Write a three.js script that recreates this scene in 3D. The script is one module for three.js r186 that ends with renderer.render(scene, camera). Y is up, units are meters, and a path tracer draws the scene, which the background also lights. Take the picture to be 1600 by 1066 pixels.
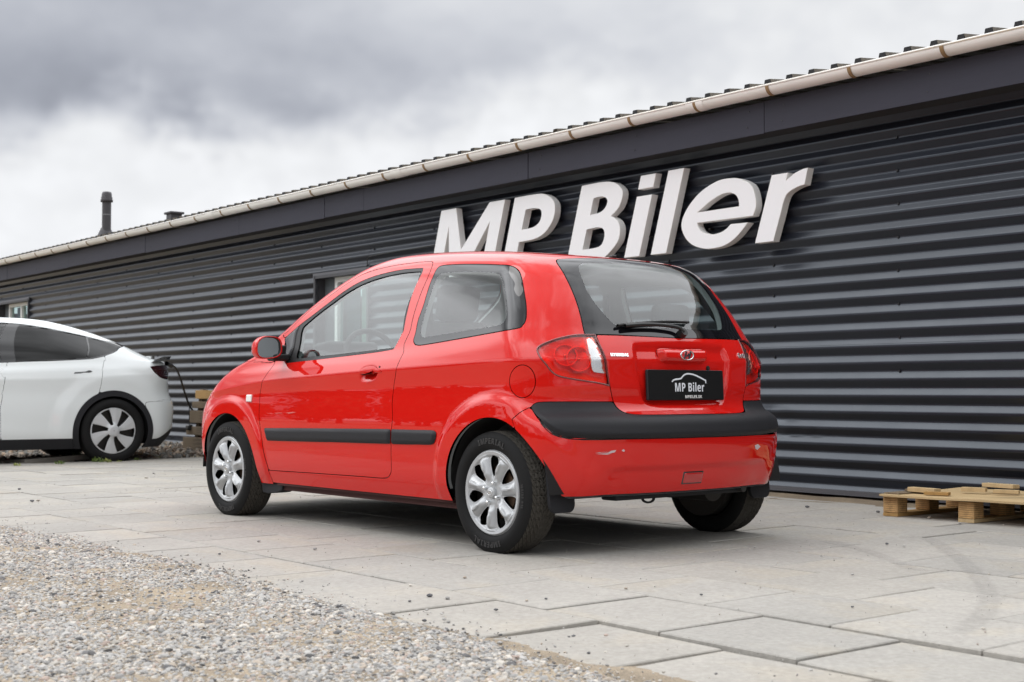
import * as THREE from 'three';
import { mergeGeometries, mergeVertices, toCreasedNormals } from 'three/addons/utils/BufferGeometryUtils.js';
import { RoundedBoxGeometry } from 'three/addons/geometries/RoundedBoxGeometry.js';
import { ImprovedNoise } from 'three/addons/math/ImprovedNoise.js';
import { FontLoader } from 'three/addons/loaders/FontLoader.js';
import { TextGeometry } from 'three/addons/geometries/TextGeometry.js';

// ---------------------------------------------------------------- camera, sky, sun, exposure
const scene = new THREE.Scene();
const CAM = new THREE.Vector3(4.984, 0.7337, 4.584);
const LOOK = new THREE.Vector3(-0.78529, 0.035956, -0.61808).normalize();
const camera = new THREE.PerspectiveCamera(27.93, 1600 / 1066, 0.05, 800);
camera.position.copy(CAM);
camera.lookAt(CAM.clone().add(LOOK));
camera.updateMatrixWorld(true);
camera.focus = 6.7;
camera.userData.fStop = 5.6;
const renderer = new THREE.WebGLRenderer({ antialias: true });
renderer.toneMapping = THREE.LinearToneMapping;
renderer.toneMappingExposure = 0.80;
renderer.shadowMap.enabled = true;

const sun = new THREE.DirectionalLight(new THREE.Color().setRGB(1, 0.975, 0.94), 0.5);
const SUNDIR = new THREE.Vector3(-0.43, 0.85, 0.30).normalize(), GLOW = 4.2;
sun.position.copy(SUNDIR).multiplyScalar(40);
sun.castShadow = true;
sun.shadow.radius = 42;
sun.shadow.mapSize.set(2048, 2048);
Object.assign(sun.shadow.camera, { left: -26, right: 14, top: 18, bottom: -18, near: 1, far: 90 });
scene.add(sun, sun.target);

// deterministic random numbers and noise
function rng(seed) { let a = seed >>> 0; return () => { a = (a + 0x6D2B79F5) | 0; let t = Math.imul(a ^ (a >>> 15), 1 | a); t = (t + Math.imul(t ^ (t >>> 7), 61 | t)) ^ t; return ((t ^ (t >>> 14)) >>> 0) / 4294967296; }; }
const _n = new ImprovedNoise();
const noise = (x, y, z = 0) => _n.noise(x, y, z);
function fbm(x, y, z, oct) { let s = 0, a = 0.5, f = 1; for (let o = 0; o < oct; o++) { s += a * noise(x * f + 17.3 * o, y * f - 9.1 * o, z * f + 3.7 * o); a *= 0.52; f *= 2.03; } return s; }
const clamp = (x, a = 0, b = 1) => Math.min(b, Math.max(a, x));
const sstep = (a, b, x) => { const t = clamp((x - a) / (b - a)); return t * t * (3 - 2 * t); };
const lerp = (a, b, t) => a + (b - a) * t;
const rgb = (r, g, b) => new THREE.Color().setRGB(r, g, b);

// overcast sky: slate cloud deck with bright breaks; the sun stands veiled behind the cloud, high to the left of the car
{
  const Wd = 1536, Hd = 768, d = new Float32Array(Wd * Hd * 4);
  for (let j = 0; j < Hd; j++) {
    const el = ((j + 0.5) / Hd - 0.5) * Math.PI, sy = Math.sin(el), cy = Math.cos(el);
    for (let i = 0; i < Wd; i++) {
      const az = ((i + 0.5) / Wd - 0.5) * 2 * Math.PI, k = (j * Wd + i) * 4;
      if (el < -0.03) { d[k] = 0.30; d[k + 1] = 0.29; d[k + 2] = 0.27; d[k + 3] = 1; continue; }
      const x = Math.cos(az) * cy, z = Math.sin(az) * cy, yy = Math.max(sy, 0) + 0.13;
      const px = x / yy, pz = z / yy;
      const wx = fbm(px * 0.55 + 3.1, pz * 0.55 - 1.7, 2.2, 3), wz = fbm(px * 0.55 - 8.1, pz * 0.55 + 5.7, 6.2, 3);
      const n1 = fbm(px * 0.85 + wx * 1.1 + 0.35, pz * 0.85 + wz * 1.1 + 1.15, 0.4, 6);
      const n2 = fbm(px * 2.6 + wx * 2 + 7.3, pz * 2.6 + wz * 2 - 2.2, 4.4, 5);
      const cov = sstep(-0.17, 0.17, n1 + 0.20 * n2);
      let L = lerp(1.34, 0.36, cov) + 0.22 * n2;
      const fx = x * LOOK.x + z * LOOK.z, rx = -x * LOOK.z + z * LOOK.x, a = Math.atan2(rx, fx), e = el;
      const view = (1 - sstep(0.42, 0.75, Math.abs(a))) * (1 - sstep(0.34, 0.55, e));
      if (view > 0) {
        const q1 = fbm(a * 9 + 2.2, e * 20 + 0.7, 1.3, 5), q2 = fbm(a * 22 - 4, e * 34 + 3, 7.7, 5), q3 = fbm(a * 3.2 + 8, e * 9 - 2, 4.1, 3), q4 = fbm(a * 48 + 3 * q2, e * 70 + 3 * q1, 2.9, 5);
        let edge = 0.196 - 0.05 * sstep(-0.27, -0.36, a) + 0.020 * Math.sin(a * 13 + 0.6) + 0.034 * q1 + 0.026 * q2 + 0.014 * q4;
        const right = sstep(-0.02, 0.20, a + 0.10 * q3);
        const deck = sstep(edge - 0.016, edge + 0.040, e + 0.016 * q2) * (1 - 0.86 * right);
        const low = 1.01 + 0.07 * q4 + 0.05 * q3 - 0.26 * Math.max(0, q1) * sstep(0.08, 0.19, e) * (1 - right) + 0.13 * q2 - 0.05 * right;
        const dk = 0.50 + 0.04 * q4 + 0.13 * sstep(0.225, 0.30, e) + 0.19 * sstep(-0.28, 0.05, a) + 0.18 * q3 + 0.15 * q1 + 0.09 * q2;
        L = lerp(L, 1.13 * lerp(low, dk, deck), view);
      }
      L *= lerp(0.80 + 2.1 * Math.pow(clamp(sy), 1.05), 1, view);
      const ang = Math.acos(clamp(x * SUNDIR.x + sy * SUNDIR.y + z * SUNDIR.z, -1, 1)), veil = lerp(1.45, 0.30, cov) + 0.6 * n2;
      L += (0.6 * GLOW * Math.exp(-((ang / 0.33) ** 2)) + 0.5 * GLOW * Math.exp(-((ang / 0.8) ** 2)) * (1 - view)) * Math.max(0.12, veil);
      L = Math.max(0.12, L);
      const bl = clamp((L - 0.50) / 0.55);
      d[k] = L * lerp(0.90, 0.98, bl); d[k + 1] = L * lerp(0.955, 0.997, bl); d[k + 2] = L * lerp(1.10, 1.025, bl); d[k + 3] = 1;
    }
  }
  const t = new THREE.DataTexture(d, Wd, Hd, THREE.RGBAFormat, THREE.FloatType);
  t.mapping = THREE.EquirectangularReflectionMapping; t.magFilter = THREE.LinearFilter; t.minFilter = THREE.LinearFilter;
  t.wrapS = THREE.RepeatWrapping; t.needsUpdate = true;
  scene.background = t; scene.environment = t;
}

// ---------------------------------------------------------------- naming helpers
const taken = new Map();
function numbered(name) { const n = taken.get(name) || 0; taken.set(name, n + 1); return n ? `${name}_${String(n).padStart(3, '0')}` : name; }
function shadows(o) { o.traverse(c => { if (c.isMesh) { c.castShadow = true; c.receiveShadow = true; } }); return o; }
function thing(name, label, category, pos = [0, 0, 0], turn = 0, group) {
  const o = new THREE.Group(); o.name = numbered(name); o.position.set(...pos); o.rotation.y = turn;
  o.userData = { label, category }; if (group) o.userData.group = group; scene.add(o); return o;
}
function tag(o, label, category, group) { o.userData.label = label; o.userData.category = category; if (group) o.userData.group = group; return o; }
function part(name, geo, mat, parent, label) { const m = new THREE.Mesh(geo, mat); m.name = name; m.castShadow = m.receiveShadow = true; if (label) m.userData.label = label; parent.add(m); return m; }
function single(name, geo, mat, label, category, pos, turn = 0, group) { const m = part(numbered(name), geo, mat, scene); if (pos) m.position.set(...pos); m.rotation.y = turn; return tag(m, label, category, group); }
function struct(name, geo, mat, parent = scene) { const m = part(parent === scene ? numbered(name) : name, geo, mat, parent); if (parent === scene) m.userData.kind = 'structure'; return m; }
function plainGeo(g) { const o = g.index ? g.toNonIndexed() : g; for (const k of Object.keys(o.attributes)) if (!['position', 'normal', 'uv'].includes(k)) o.deleteAttribute(k); if (!o.attributes.uv) o.setAttribute('uv', new THREE.BufferAttribute(new Float32Array(o.attributes.position.count * 2), 2)); if (!o.attributes.normal) o.computeVertexNormals(); return o; }
const merge = (gs) => mergeGeometries(gs.filter(Boolean).map(plainGeo));
function box(w, h, d, x = 0, y = 0, z = 0, ry = 0, rx = 0, rz = 0) { const g = new THREE.BoxGeometry(w, h, d); g.applyMatrix4(new THREE.Matrix4().makeRotationFromEuler(new THREE.Euler(rx, ry, rz)).setPosition(x, y, z)); return g; }
function rbox(w, h, d, r, x = 0, y = 0, z = 0, ry = 0, rx = 0, rz = 0, seg = 2) { const g = new RoundedBoxGeometry(w, h, d, seg, r); g.applyMatrix4(new THREE.Matrix4().makeRotationFromEuler(new THREE.Euler(rx, ry, rz)).setPosition(x, y, z)); return g; }
function cyl(r0, r1, h, seg, x = 0, y = 0, z = 0, rx = 0, ry = 0, rz = 0) { const g = new THREE.CylinderGeometry(r0, r1, h, seg); g.applyMatrix4(new THREE.Matrix4().makeRotationFromEuler(new THREE.Euler(rx, ry, rz)).setPosition(x, y, z)); return g; }
const V3 = (x, y, z) => new THREE.Vector3(x, y, z);
function tube(pts, r, seg = 24, rad = 8, closed = false) { return new THREE.TubeGeometry(new THREE.CatmullRomCurve3(pts, closed), seg, r, rad, closed); }
function mirrorZ(g) {
  const o = g.clone(), p = o.attributes.position, n = o.attributes.normal;
  for (let i = 0; i < p.count; i++) { p.setZ(i, -p.getZ(i)); n.setZ(i, -n.getZ(i)); }
  if (o.index) { const a = o.index.array; for (let i = 0; i < a.length; i += 3) { const t = a[i]; a[i] = a[i + 1]; a[i + 1] = t; } }
  else for (const k of Object.keys(o.attributes)) { const at = o.attributes[k], s = at.itemSize, a = at.array; for (let i = 0; i < at.count; i += 3) for (let c = 0; c < s; c++) { const t = a[i * s + c]; a[i * s + c] = a[(i + 1) * s + c]; a[(i + 1) * s + c] = t; } }
  return o;
}

// pixel of the photograph (1600 x 1066) -> viewing direction, and where it meets a plane
const RIGHT = new THREE.Vector3(-LOOK.z, 0, LOOK.x).normalize(), UP = new THREE.Vector3().crossVectors(RIGHT, LOOK);
const FPX = 2142.9;
const pixDir = (px, py) => LOOK.clone().addScaledVector(RIGHT, (px - 800) / FPX).addScaledVector(UP, (533 - py) / FPX);
const onGround = (px, py, h = 0) => { const d = pixDir(px, py); return CAM.clone().addScaledVector(d, (h - CAM.y) / d.y); };
const onZ = (px, py, z) => { const d = pixDir(px, py); return CAM.clone().addScaledVector(d, (z - CAM.z) / d.z); };

// ---------------------------------------------------------------- textures
function noiseTex(size, fn, srgb = true) {
  const d = new Uint8Array(size * size * 4);
  for (let j = 0; j < size; j++) for (let i = 0; i < size; i++) { const c = fn(i / size, j / size), k = (j * size + i) * 4; d[k] = clamp(c[0]) * 255; d[k + 1] = clamp(c[1]) * 255; d[k + 2] = clamp(c[2]) * 255; d[k + 3] = 255; }
  const t = new THREE.DataTexture(d, size, size); t.wrapS = t.wrapT = THREE.RepeatWrapping; t.magFilter = THREE.LinearFilter; t.minFilter = THREE.LinearMipmapLinearFilter; t.generateMipmaps = true;
  if (srgb) t.colorSpace = THREE.SRGBColorSpace; t.needsUpdate = true; return t;
}
// tiling value noise
function tileNoise(seed, cells) {
  const r = rng(seed), g = new Float32Array(cells * cells); for (let i = 0; i < g.length; i++) g[i] = r();
  return (u, v) => { const x = (((u % 1) + 1) % 1) * cells, y = (((v % 1) + 1) % 1) * cells, i = Math.floor(x), j = Math.floor(y), fx = x - i, fy = y - j, sx = fx * fx * (3 - 2 * fx), sy = fy * fy * (3 - 2 * fy); const G = (a, b) => g[((b % cells) * cells) + (a % cells)]; return lerp(lerp(G(i, j), G(i + 1, j), sx), lerp(G(i, j + 1), G(i + 1, j + 1), sx), sy); };
}
function tileFbm(seed, base, oct) { const ns = []; for (let o = 0; o < oct; o++) ns.push(tileNoise(seed + o * 7, base << o)); return (u, v) => { let s = 0, a = 0.5, t = 0; for (const n of ns) { s += a * n(u, v); t += a; a *= 0.55; } return s / t; }; }
function rep(t, u, v = u) { const c = t.clone(); c.repeat.set(u, v); c.needsUpdate = true; return c; }
// ---------------------------------------------------------------- car body surfaces
// A body is a skin of stacked plan contours (half car, z >= 0). Panels are cut out of that skin along outlines.
function hermite(xs, ys) { // smooth curve through knots
  const n = xs.length, m = ys.map((_, i) => i === 0 ? (ys[1] - ys[0]) / (xs[1] - xs[0]) : i === n - 1 ? (ys[n - 1] - ys[n - 2]) / (xs[n - 1] - xs[n - 2]) : ((ys[i + 1] - ys[i]) / (xs[i + 1] - xs[i]) * (xs[i] - xs[i - 1]) + (ys[i] - ys[i - 1]) / (xs[i] - xs[i - 1]) * (xs[i + 1] - xs[i])) / (xs[i + 1] - xs[i - 1]));
  return x => { if (x <= xs[0]) return ys[0] + m[0] * (x - xs[0]); if (x >= xs[n - 1]) return ys[n - 1] + m[n - 1] * (x - xs[n - 1]); let i = 0; while (x > xs[i + 1]) i++; const h = xs[i + 1] - xs[i], t = (x - xs[i]) / h, t2 = t * t, t3 = t2 * t; return ys[i] * (2 * t3 - 3 * t2 + 1) + h * m[i] * (t3 - 2 * t2 + t) + ys[i + 1] * (-2 * t3 + 3 * t2) + h * m[i + 1] * (t3 - t2); };
}
function splineRows(ts, breaks) { // weights of every row at parameter t (C0 at the break rows)
  return t => {
    const n = ts.length; let i = 0; while (i < n - 2 && t > ts[i + 1]) i++;
    const w = new Float64Array(n), h = ts[i + 1] - ts[i], u = (t - ts[i]) / h, u2 = u * u, u3 = u2 * u;
    w[i] += 2 * u3 - 3 * u2 + 1; w[i + 1] += -2 * u3 + 3 * u2;
    const tan = (k, side, c) => { // adds c * tangent at row k
      const isB = breaks.includes(k) || k === 0 || k === n - 1;
      if (isB) { const a = side > 0 ? k : k - 1; const d = ts[a + 1] - ts[a]; w[a + 1] += c / d; w[a] -= c / d; }
      else { const d0 = ts[k] - ts[k - 1], d1 = ts[k + 1] - ts[k], s = d0 + d1; w[k + 1] += c * d0 / d1 / s; w[k] += c * (d1 / d0 - d0 / d1) / s; w[k - 1] -= c * d1 / d0 / s; }
    };
    tan(i, 1, h * (u3 - 2 * u2 + u)); tan(i + 1, -1, h * (u3 - u2));
    return w;
  };
}
class Skin {
  // rows: {Y(x), W, xr, rc, nr, xf, fc, nf}; cells: target size in metres
  constructor({ rows, breaks = [], plan, flare, NR, NS, NF, tStep, frame }) {
    this.frame = frame; // Matrix4 car -> world
    const ts = [0]; for (let k = 1; k < rows.length; k++) { const dy = rows[k].Y(-0.6) - rows[k - 1].Y(-0.6), dw = rows[k].W - rows[k - 1].W; ts.push(ts[k - 1] + Math.hypot(dy, dw)); }
    const wf = splineRows(ts, breaks);
    const tv = []; for (let k = 0; k < ts.length - 1; k++) { const m = Math.max(1, Math.round((ts[k + 1] - ts[k]) / tStep)); for (let q = 0; q < m; q++) tv.push(lerp(ts[k], ts[k + 1], q / m)); } tv.push(ts[ts.length - 1]);
    const NV = tv.length, NI = NR + NS + NF + 1; this.NV = NV; this.NI = NI; this.NR = NR; this.NS = NS;
    const P = new Float32Array(NI * NV * 3); this.P0 = P;
    const M = 72;
    for (let j = 0; j < NV; j++) {
      const w = wf(tv[j]); const g = k => { let s = 0; for (let q = 0; q < rows.length; q++) if (w[q]) s += w[q] * rows[q][k]; return s; };
      const Y = x => { let s = 0; for (let q = 0; q < rows.length; q++) if (w[q]) s += w[q] * rows[q].Y(x); return s; };
      const W = Math.max(0, g('W')), xr = g('xr'), rc = Math.max(0.02, g('rc')), nr = g('nr'), xf = g('xf'), fc = Math.max(0.02, g('fc')), nf = g('nf');
      const cap = (x0, dir, c, n) => { const a = []; for (let q = 0; q <= M; q++) { const th = q / M * Math.PI / 2; const x = x0 - dir * c * (1 - Math.pow(Math.cos(th), 2 / n)), z = W * plan(x) * Math.pow(Math.sin(th), 2 / n); a.push([x, z]); } return a; };
      const res = (a, n) => { const L = [0]; for (let q = 1; q < a.length; q++) L.push(L[q - 1] + Math.hypot(a[q][0] - a[q - 1][0], a[q][1] - a[q - 1][1])); const T = L[L.length - 1], o = []; let q = 0; for (let k = 0; k <= n; k++) { const l = T * k / n; while (q < a.length - 2 && L[q + 1] < l) q++; const f = (l - L[q]) / Math.max(1e-9, L[q + 1] - L[q]); o.push([lerp(a[q][0], a[q + 1][0], f), lerp(a[q][1], a[q + 1][1], f)]); } return o; };
      const R = res(cap(xr, 1, rc, nr), NR), F = res(cap(xf, -1, fc, nf), NF).reverse();
      const S = []; const xa = xr - rc, xb = xf + fc; for (let k = 1; k < NS; k++) { const x = lerp(xa, xb, k / NS); S.push([x, W * plan(x)]); }
      const all = R.concat(S, F);
      for (let i = 0; i < NI; i++) { const [x, z] = all[i], y = Y(x), k = (j * NI + i) * 3; P[k] = x; P[k + 1] = y; P[k + 2] = z + (flare ? flare(x, y, z) : 0); }
    }
    this.N0 = this.normals(P); this.P = P.slice(); this.N = this.N0;
    // camera in the car's frame
    const inv = frame.clone().invert(); this.inv = inv; this.eye = CAM.clone().applyMatrix4(inv);
    const nI = NI * NV; this.pix = new Float32Array(nI * 2); this.facing = new Uint8Array(nI);
    for (let k = 0; k < nI; k++) { const q = this.proj(P[k * 3], P[k * 3 + 1], P[k * 3 + 2]); this.pix[k * 2] = q[0]; this.pix[k * 2 + 1] = q[1]; const d = (this.eye.x - P[k * 3]) * this.N0[k * 3] + (this.eye.y - P[k * 3 + 1]) * this.N0[k * 3 + 1] + (this.eye.z - P[k * 3 + 2]) * this.N0[k * 3 + 2]; this.facing[k] = d > 0 ? 1 : 0; }
  }
  proj(x, y, z) { const v = V3(x, y, z).applyMatrix4(this.frame).sub(CAM), d = v.dot(LOOK); return [800 + FPX * v.dot(RIGHT) / d, 533 - FPX * v.dot(UP) / d]; }
  normals(P) {
    const { NI, NV } = this, N = new Float32Array(NI * NV * 3), a = V3(), b = V3();
    for (let j = 0; j < NV; j++) for (let i = 0; i < NI; i++) {
      const i0 = Math.max(0, i - 1), i1 = Math.min(NI - 1, i + 1), j0 = Math.max(0, j - 1), j1 = Math.min(NV - 1, j + 1);
      const A = (j * NI + i1) * 3, B = (j * NI + i0) * 3, C = (j1 * NI + i) * 3, D = (j0 * NI + i) * 3;
      a.set(P[A] - P[B], P[A + 1] - P[B + 1], P[A + 2] - P[B + 2]); b.set(P[C] - P[D], P[C + 1] - P[D + 1], P[C + 2] - P[D + 2]);
      if (i === 0) { a.set(0, 0, 1); } else if (i === NI - 1) { a.set(0, 0, -1); }
      a.cross(b).multiplyScalar(-1); if (a.lengthSq() < 1e-14) a.set(0, 1, 0); a.normalize(); // contour runs rear -> left -> front
      if (i === 0 || i === NI - 1) { a.z = 0; a.normalize(); }
      const k = (j * NI + i) * 3; N[k] = -a.x; N[k + 1] = -a.y; N[k + 2] = -a.z;
    }
    // make sure they point outwards
    const m = (Math.floor(NV * 0.2) * NI + this.NR + 40) * 3; if (N[m + 2] < 0) for (let k = 0; k < N.length; k++) N[k] = -N[k];
    return N;
  }
  at(i, j, P = this.P0) { // bilinear, mirrored for i < 0
    const s = i < 0 ? -1 : 1; i = Math.abs(i); const { NI, NV } = this; i = clamp(i, 0, NI - 1.001); j = clamp(j, 0, NV - 1.001);
    const a = Math.floor(i), b = Math.floor(j), u = i - a, v = j - b, k = (b * NI + a) * 3, o = [0, 0, 0];
    for (let c = 0; c < 3; c++) o[c] = (P[k + c] * (1 - u) + P[k + 3 + c] * u) * (1 - v) + (P[k + NI * 3 + c] * (1 - u) + P[k + NI * 3 + 3 + c] * u) * v;
    o[2] *= s; return o;
  }
  find(px, py) { // pixel -> (i, j) on the skin
    let best = 1e9, bi = 0, bj = 0; const { NI, NV } = this;
    for (let j = 0; j < NV; j += 2) for (let i = 0; i < NI; i += 2) { const k = j * NI + i; if (!this.facing[k]) continue; const d = (this.pix[k * 2] - px) ** 2 + (this.pix[k * 2 + 1] - py) ** 2; if (d < best) { best = d; bi = i; bj = j; } }
    let i = bi, j = bj; const q = (a, b) => this.proj(...this.at(a, b));
    for (let it = 0; it < 14; it++) {
      const p = q(i, j), ex = px - p[0], ey = py - p[1]; if (Math.abs(ex) + Math.abs(ey) < 0.02) break;
      const h = 0.4, pi = q(i + h, j), pj = q(i, j + h), a = (pi[0] - p[0]) / h, b = (pj[0] - p[0]) / h, c = (pi[1] - p[1]) / h, d = (pj[1] - p[1]) / h, D = a * d - b * c; if (Math.abs(D) < 1e-9) break;
      i += clamp((d * ex - b * ey) / D, -6, 6); j += clamp((a * ey - c * ex) / D, -6, 6); j = clamp(j, -3, NV + 2); i = clamp(i, -60, NI);
    }
    return [i, j];
  }
  // outline in photo pixels (optionally in the coordinates of an enlarged view) -> dense closed polygon in (i, j)
  outline(pts, { ox = 0, oy = 0, k = 1, smooth = true, sub = 4 } = {}) {
    const c = pts.map(p => { const q = this.find(ox + p[0] / k, oy + p[1] / k); return [q[0], q[1], p[2] || 0]; });
    return this.dense(c, smooth, sub);
  }
  dense(c, smooth = true, sub = 4) {
    const n = c.length, o = [];
    for (let a = 0; a < n; a++) {
      const p1 = c[a], p2 = c[(a + 1) % n]; const p0 = p1[2] ? p1 : c[(a + n - 1) % n], p3 = p2[2] ? p2 : c[(a + 2) % n];
      for (let s = 0; s < sub; s++) { const t = s / sub, t2 = t * t, t3 = t2 * t, f = [0, 1].map(q => smooth ? 0.5 * (2 * p1[q] + (p2[q] - p0[q]) * t + (2 * p0[q] - 5 * p1[q] + 4 * p2[q] - p3[q]) * t2 + (3 * p1[q] - p0[q] - 3 * p2[q] + p3[q]) * t3) : lerp(p1[q], p2[q], t)); o.push(f); }
    }
    return o;
  }
  // signed distance (metres, positive inside) of every skin vertex to an outline
  sdf(poly, P = this.P0) {
    const { NI, NV } = this, f = new Float32Array(NI * NV).fill(-1);
    let i0 = 1e9, i1 = -1e9, j0 = 1e9, j1 = -1e9; for (const [a, b] of poly) { i0 = Math.min(i0, a); i1 = Math.max(i1, a); j0 = Math.min(j0, b); j1 = Math.max(j1, b); }
    i0 = Math.max(0, Math.floor(i0) - 7); i1 = Math.min(NI - 1, Math.ceil(i1) + 7); j0 = Math.max(0, Math.floor(j0) - 7); j1 = Math.min(NV - 1, Math.ceil(j1) + 7);
    const Q = poly.map(p => this.at(p[0], p[1], P)), n = poly.length;
    for (let j = j0; j <= j1; j++) for (let i = i0; i <= i1; i++) {
      const k = (j * NI + i) * 3, x = P[k], y = P[k + 1], z = P[k + 2]; let ins = false, best = 1e9;
      for (let a = 0, b = n - 1; a < n; b = a++) {
        const A = poly[a], B = poly[b]; if ((A[1] > j) !== (B[1] > j) && i < (B[0] - A[0]) * (j - A[1]) / (B[1] - A[1]) + A[0]) ins = !ins;
        const U = Q[a], V = Q[b], dx = V[0] - U[0], dy = V[1] - U[1], dz = V[2] - U[2], l = dx * dx + dy * dy + dz * dz; let t = l > 0 ? ((x - U[0]) * dx + (y - U[1]) * dy + (z - U[2]) * dz) / l : 0; t = t < 0 ? 0 : t > 1 ? 1 : t;
        const ex = x - U[0] - dx * t, ey = y - U[1] - dy * t, ez = z - U[2] - dz * t, d = ex * ex + ey * ey + ez * ez; if (d < best) best = d;
      }
      f[j * NI + i] = (ins ? 1 : -1) * Math.sqrt(best);
    }
    return f;
  }
  field(fn) { const { NI, NV, P0 } = this, f = new Float32Array(NI * NV); for (let k = 0; k < NI * NV; k++) f[k] = fn(P0[k * 3], P0[k * 3 + 1], P0[k * 3 + 2], k % NI, Math.floor(k / NI)); return f; }
  sculpt(offs) { // offs: list of functions k -> offset along the normal
    const { NI, NV } = this; for (let k = 0; k < NI * NV; k++) { let o = 0; for (const f of offs) o += f(k); if (o) for (let c = 0; c < 3; c++) this.P[k * 3 + c] = this.P0[k * 3 + c] + this.N0[k * 3 + c] * o; }
    this.N = this.normals(this.P);
  }
  panel(f, { gap = 0.002, off = null, flange = 0.014, step = 1, both = false, uv = null } = {}) {
    const { NI, NV } = this; let P = this.P, N = this.N;
    if (off) { P = this.P.slice(); for (let k = 0; k < NI * NV; k++) { const o = off(f[k], k); if (o) for (let c = 0; c < 3; c++) P[k * 3 + c] += this.N[k * 3 + c] * o; } N = this.normals(P); }
    const pos = [], nor = [], idx = [], map = new Map(), fl = [];
    const vin = k => { let r = map.get(k); if (r === undefined) { r = pos.length / 3; map.set(k, r); pos.push(P[k * 3], P[k * 3 + 1], P[k * 3 + 2]); nor.push(N[k * 3], N[k * 3 + 1], N[k * 3 + 2]); } return r; };
    const vcut = (a, b) => { if (a > b) { const t = a; a = b; b = t; } const key = 1e7 + a * 4e5 + b; let r = map.get(key); if (r === undefined) { let t = (gap - f[a]) / (f[b] - f[a]); t = clamp(t, 0.002, 0.998); r = pos.length / 3; map.set(key, r); let nx = lerp(N[a * 3], N[b * 3], t), ny = lerp(N[a * 3 + 1], N[b * 3 + 1], t), nz = lerp(N[a * 3 + 2], N[b * 3 + 2], t); const l = Math.hypot(nx, ny, nz) || 1; pos.push(lerp(P[a * 3], P[b * 3], t), lerp(P[a * 3 + 1], P[b * 3 + 1], t), lerp(P[a * 3 + 2], P[b * 3 + 2], t)); nor.push(nx / l, ny / l, nz / l); } return r; };
    const tri = (a, b, c) => {
      const A = f[a] > gap, B = f[b] > gap, C = f[c] > gap, n = A + B + C; if (!n) return;
      if (n === 3) { idx.push(vin(a), vin(b), vin(c)); return; }
      if (n === 1) { if (B) [a, b, c] = [b, c, a]; else if (C) [a, b, c] = [c, a, b]; const p = vcut(a, b), q = vcut(a, c); idx.push(vin(a), p, q); fl.push(p, q); }
      else { if (!B) [a, b, c] = [b, c, a]; else if (!C) [a, b, c] = [c, a, b]; const p = vcut(a, b), q = vcut(a, c); idx.push(p, vin(b), vin(c), p, vin(c), q); fl.push(q, p); }
    };
    for (let j = 0; j + step < NV; j += step) for (let i = 0; i + step < NI; i += step) {
      const a = j * NI + i, b = a + step, c = a + step * NI, d = c + step; if (f[a] <= gap && f[b] <= gap && f[c] <= gap && f[d] <= gap) continue;
      tri(a, b, d); tri(a, d, c);
    }
    if (!idx.length) return null;
    // outward winding
    const g0 = idx[0] * 3, g1 = idx[1] * 3, g2 = idx[2] * 3; const u = V3(pos[g1] - pos[g0], pos[g1 + 1] - pos[g0 + 1], pos[g1 + 2] - pos[g0 + 2]), w = V3(pos[g2] - pos[g0], pos[g2 + 1] - pos[g0 + 1], pos[g2 + 2] - pos[g0 + 2]);
    let score = 0; for (let q = 0; q < Math.min(idx.length, 3000); q += 3) { const A = idx[q] * 3, B = idx[q + 1] * 3, C = idx[q + 2] * 3; u.set(pos[B] - pos[A], pos[B + 1] - pos[A + 1], pos[B + 2] - pos[A + 2]); w.set(pos[C] - pos[A], pos[C + 1] - pos[A + 1], pos[C + 2] - pos[A + 2]); u.cross(w); score += u.x * nor[A] + u.y * nor[A + 1] + u.z * nor[A + 2]; }
    const flip = score < 0; if (flip) for (let q = 0; q < idx.length; q += 3) { const t = idx[q]; idx[q] = idx[q + 1]; idx[q + 1] = t; }
    if (flange) for (let q = 0; q < fl.length; q += 2) {
      const a = fl[q], b = fl[q + 1], s = pos.length / 3; const A = [pos[a * 3], pos[a * 3 + 1], pos[a * 3 + 2]], B = [pos[b * 3], pos[b * 3 + 1], pos[b * 3 + 2]], nA = [nor[a * 3], nor[a * 3 + 1], nor[a * 3 + 2]], nB = [nor[b * 3], nor[b * 3 + 1], nor[b * 3 + 2]];
      const e = V3(B[0] - A[0], B[1] - A[1], B[2] - A[2]).cross(V3(...nA)).normalize(); if (!Number.isFinite(e.x)) continue;
      pos.push(...A, ...B, B[0] - nB[0] * flange, B[1] - nB[1] * flange, B[2] - nB[2] * flange, A[0] - nA[0] * flange, A[1] - nA[1] * flange, A[2] - nA[2] * flange);
      for (let c = 0; c < 4; c++) nor.push(e.x, e.y, e.z); idx.push(s, s + 1, s + 2, s, s + 2, s + 3);
    }
    const g = new THREE.BufferGeometry(); g.setAttribute('position', new THREE.Float32BufferAttribute(pos, 3)); g.setAttribute('normal', new THREE.Float32BufferAttribute(nor, 3));
    const uvs = new Float32Array(pos.length / 3 * 2); for (let q = 0; q < pos.length / 3; q++) { uvs[q * 2] = pos[q * 3] + pos[q * 3 + 2]; uvs[q * 2 + 1] = pos[q * 3 + 1]; } g.setAttribute('uv', new THREE.BufferAttribute(uvs, 2));
    g.setIndex(idx);
    return both ? mergeGeometries([g, mirrorZ(g)]) : g;
  }
}
const fmin = (...fs) => { const o = fs[0].slice(); for (let a = 1; a < fs.length; a++) for (let k = 0; k < o.length; k++) if (fs[a][k] < o[k]) o[k] = fs[a][k]; return o; };
const fmax = (...fs) => { const o = fs[0].slice(); for (let a = 1; a < fs.length; a++) for (let k = 0; k < o.length; k++) if (fs[a][k] > o[k]) o[k] = fs[a][k]; return o; };
const fneg = f => f.map(v => -v);
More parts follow.
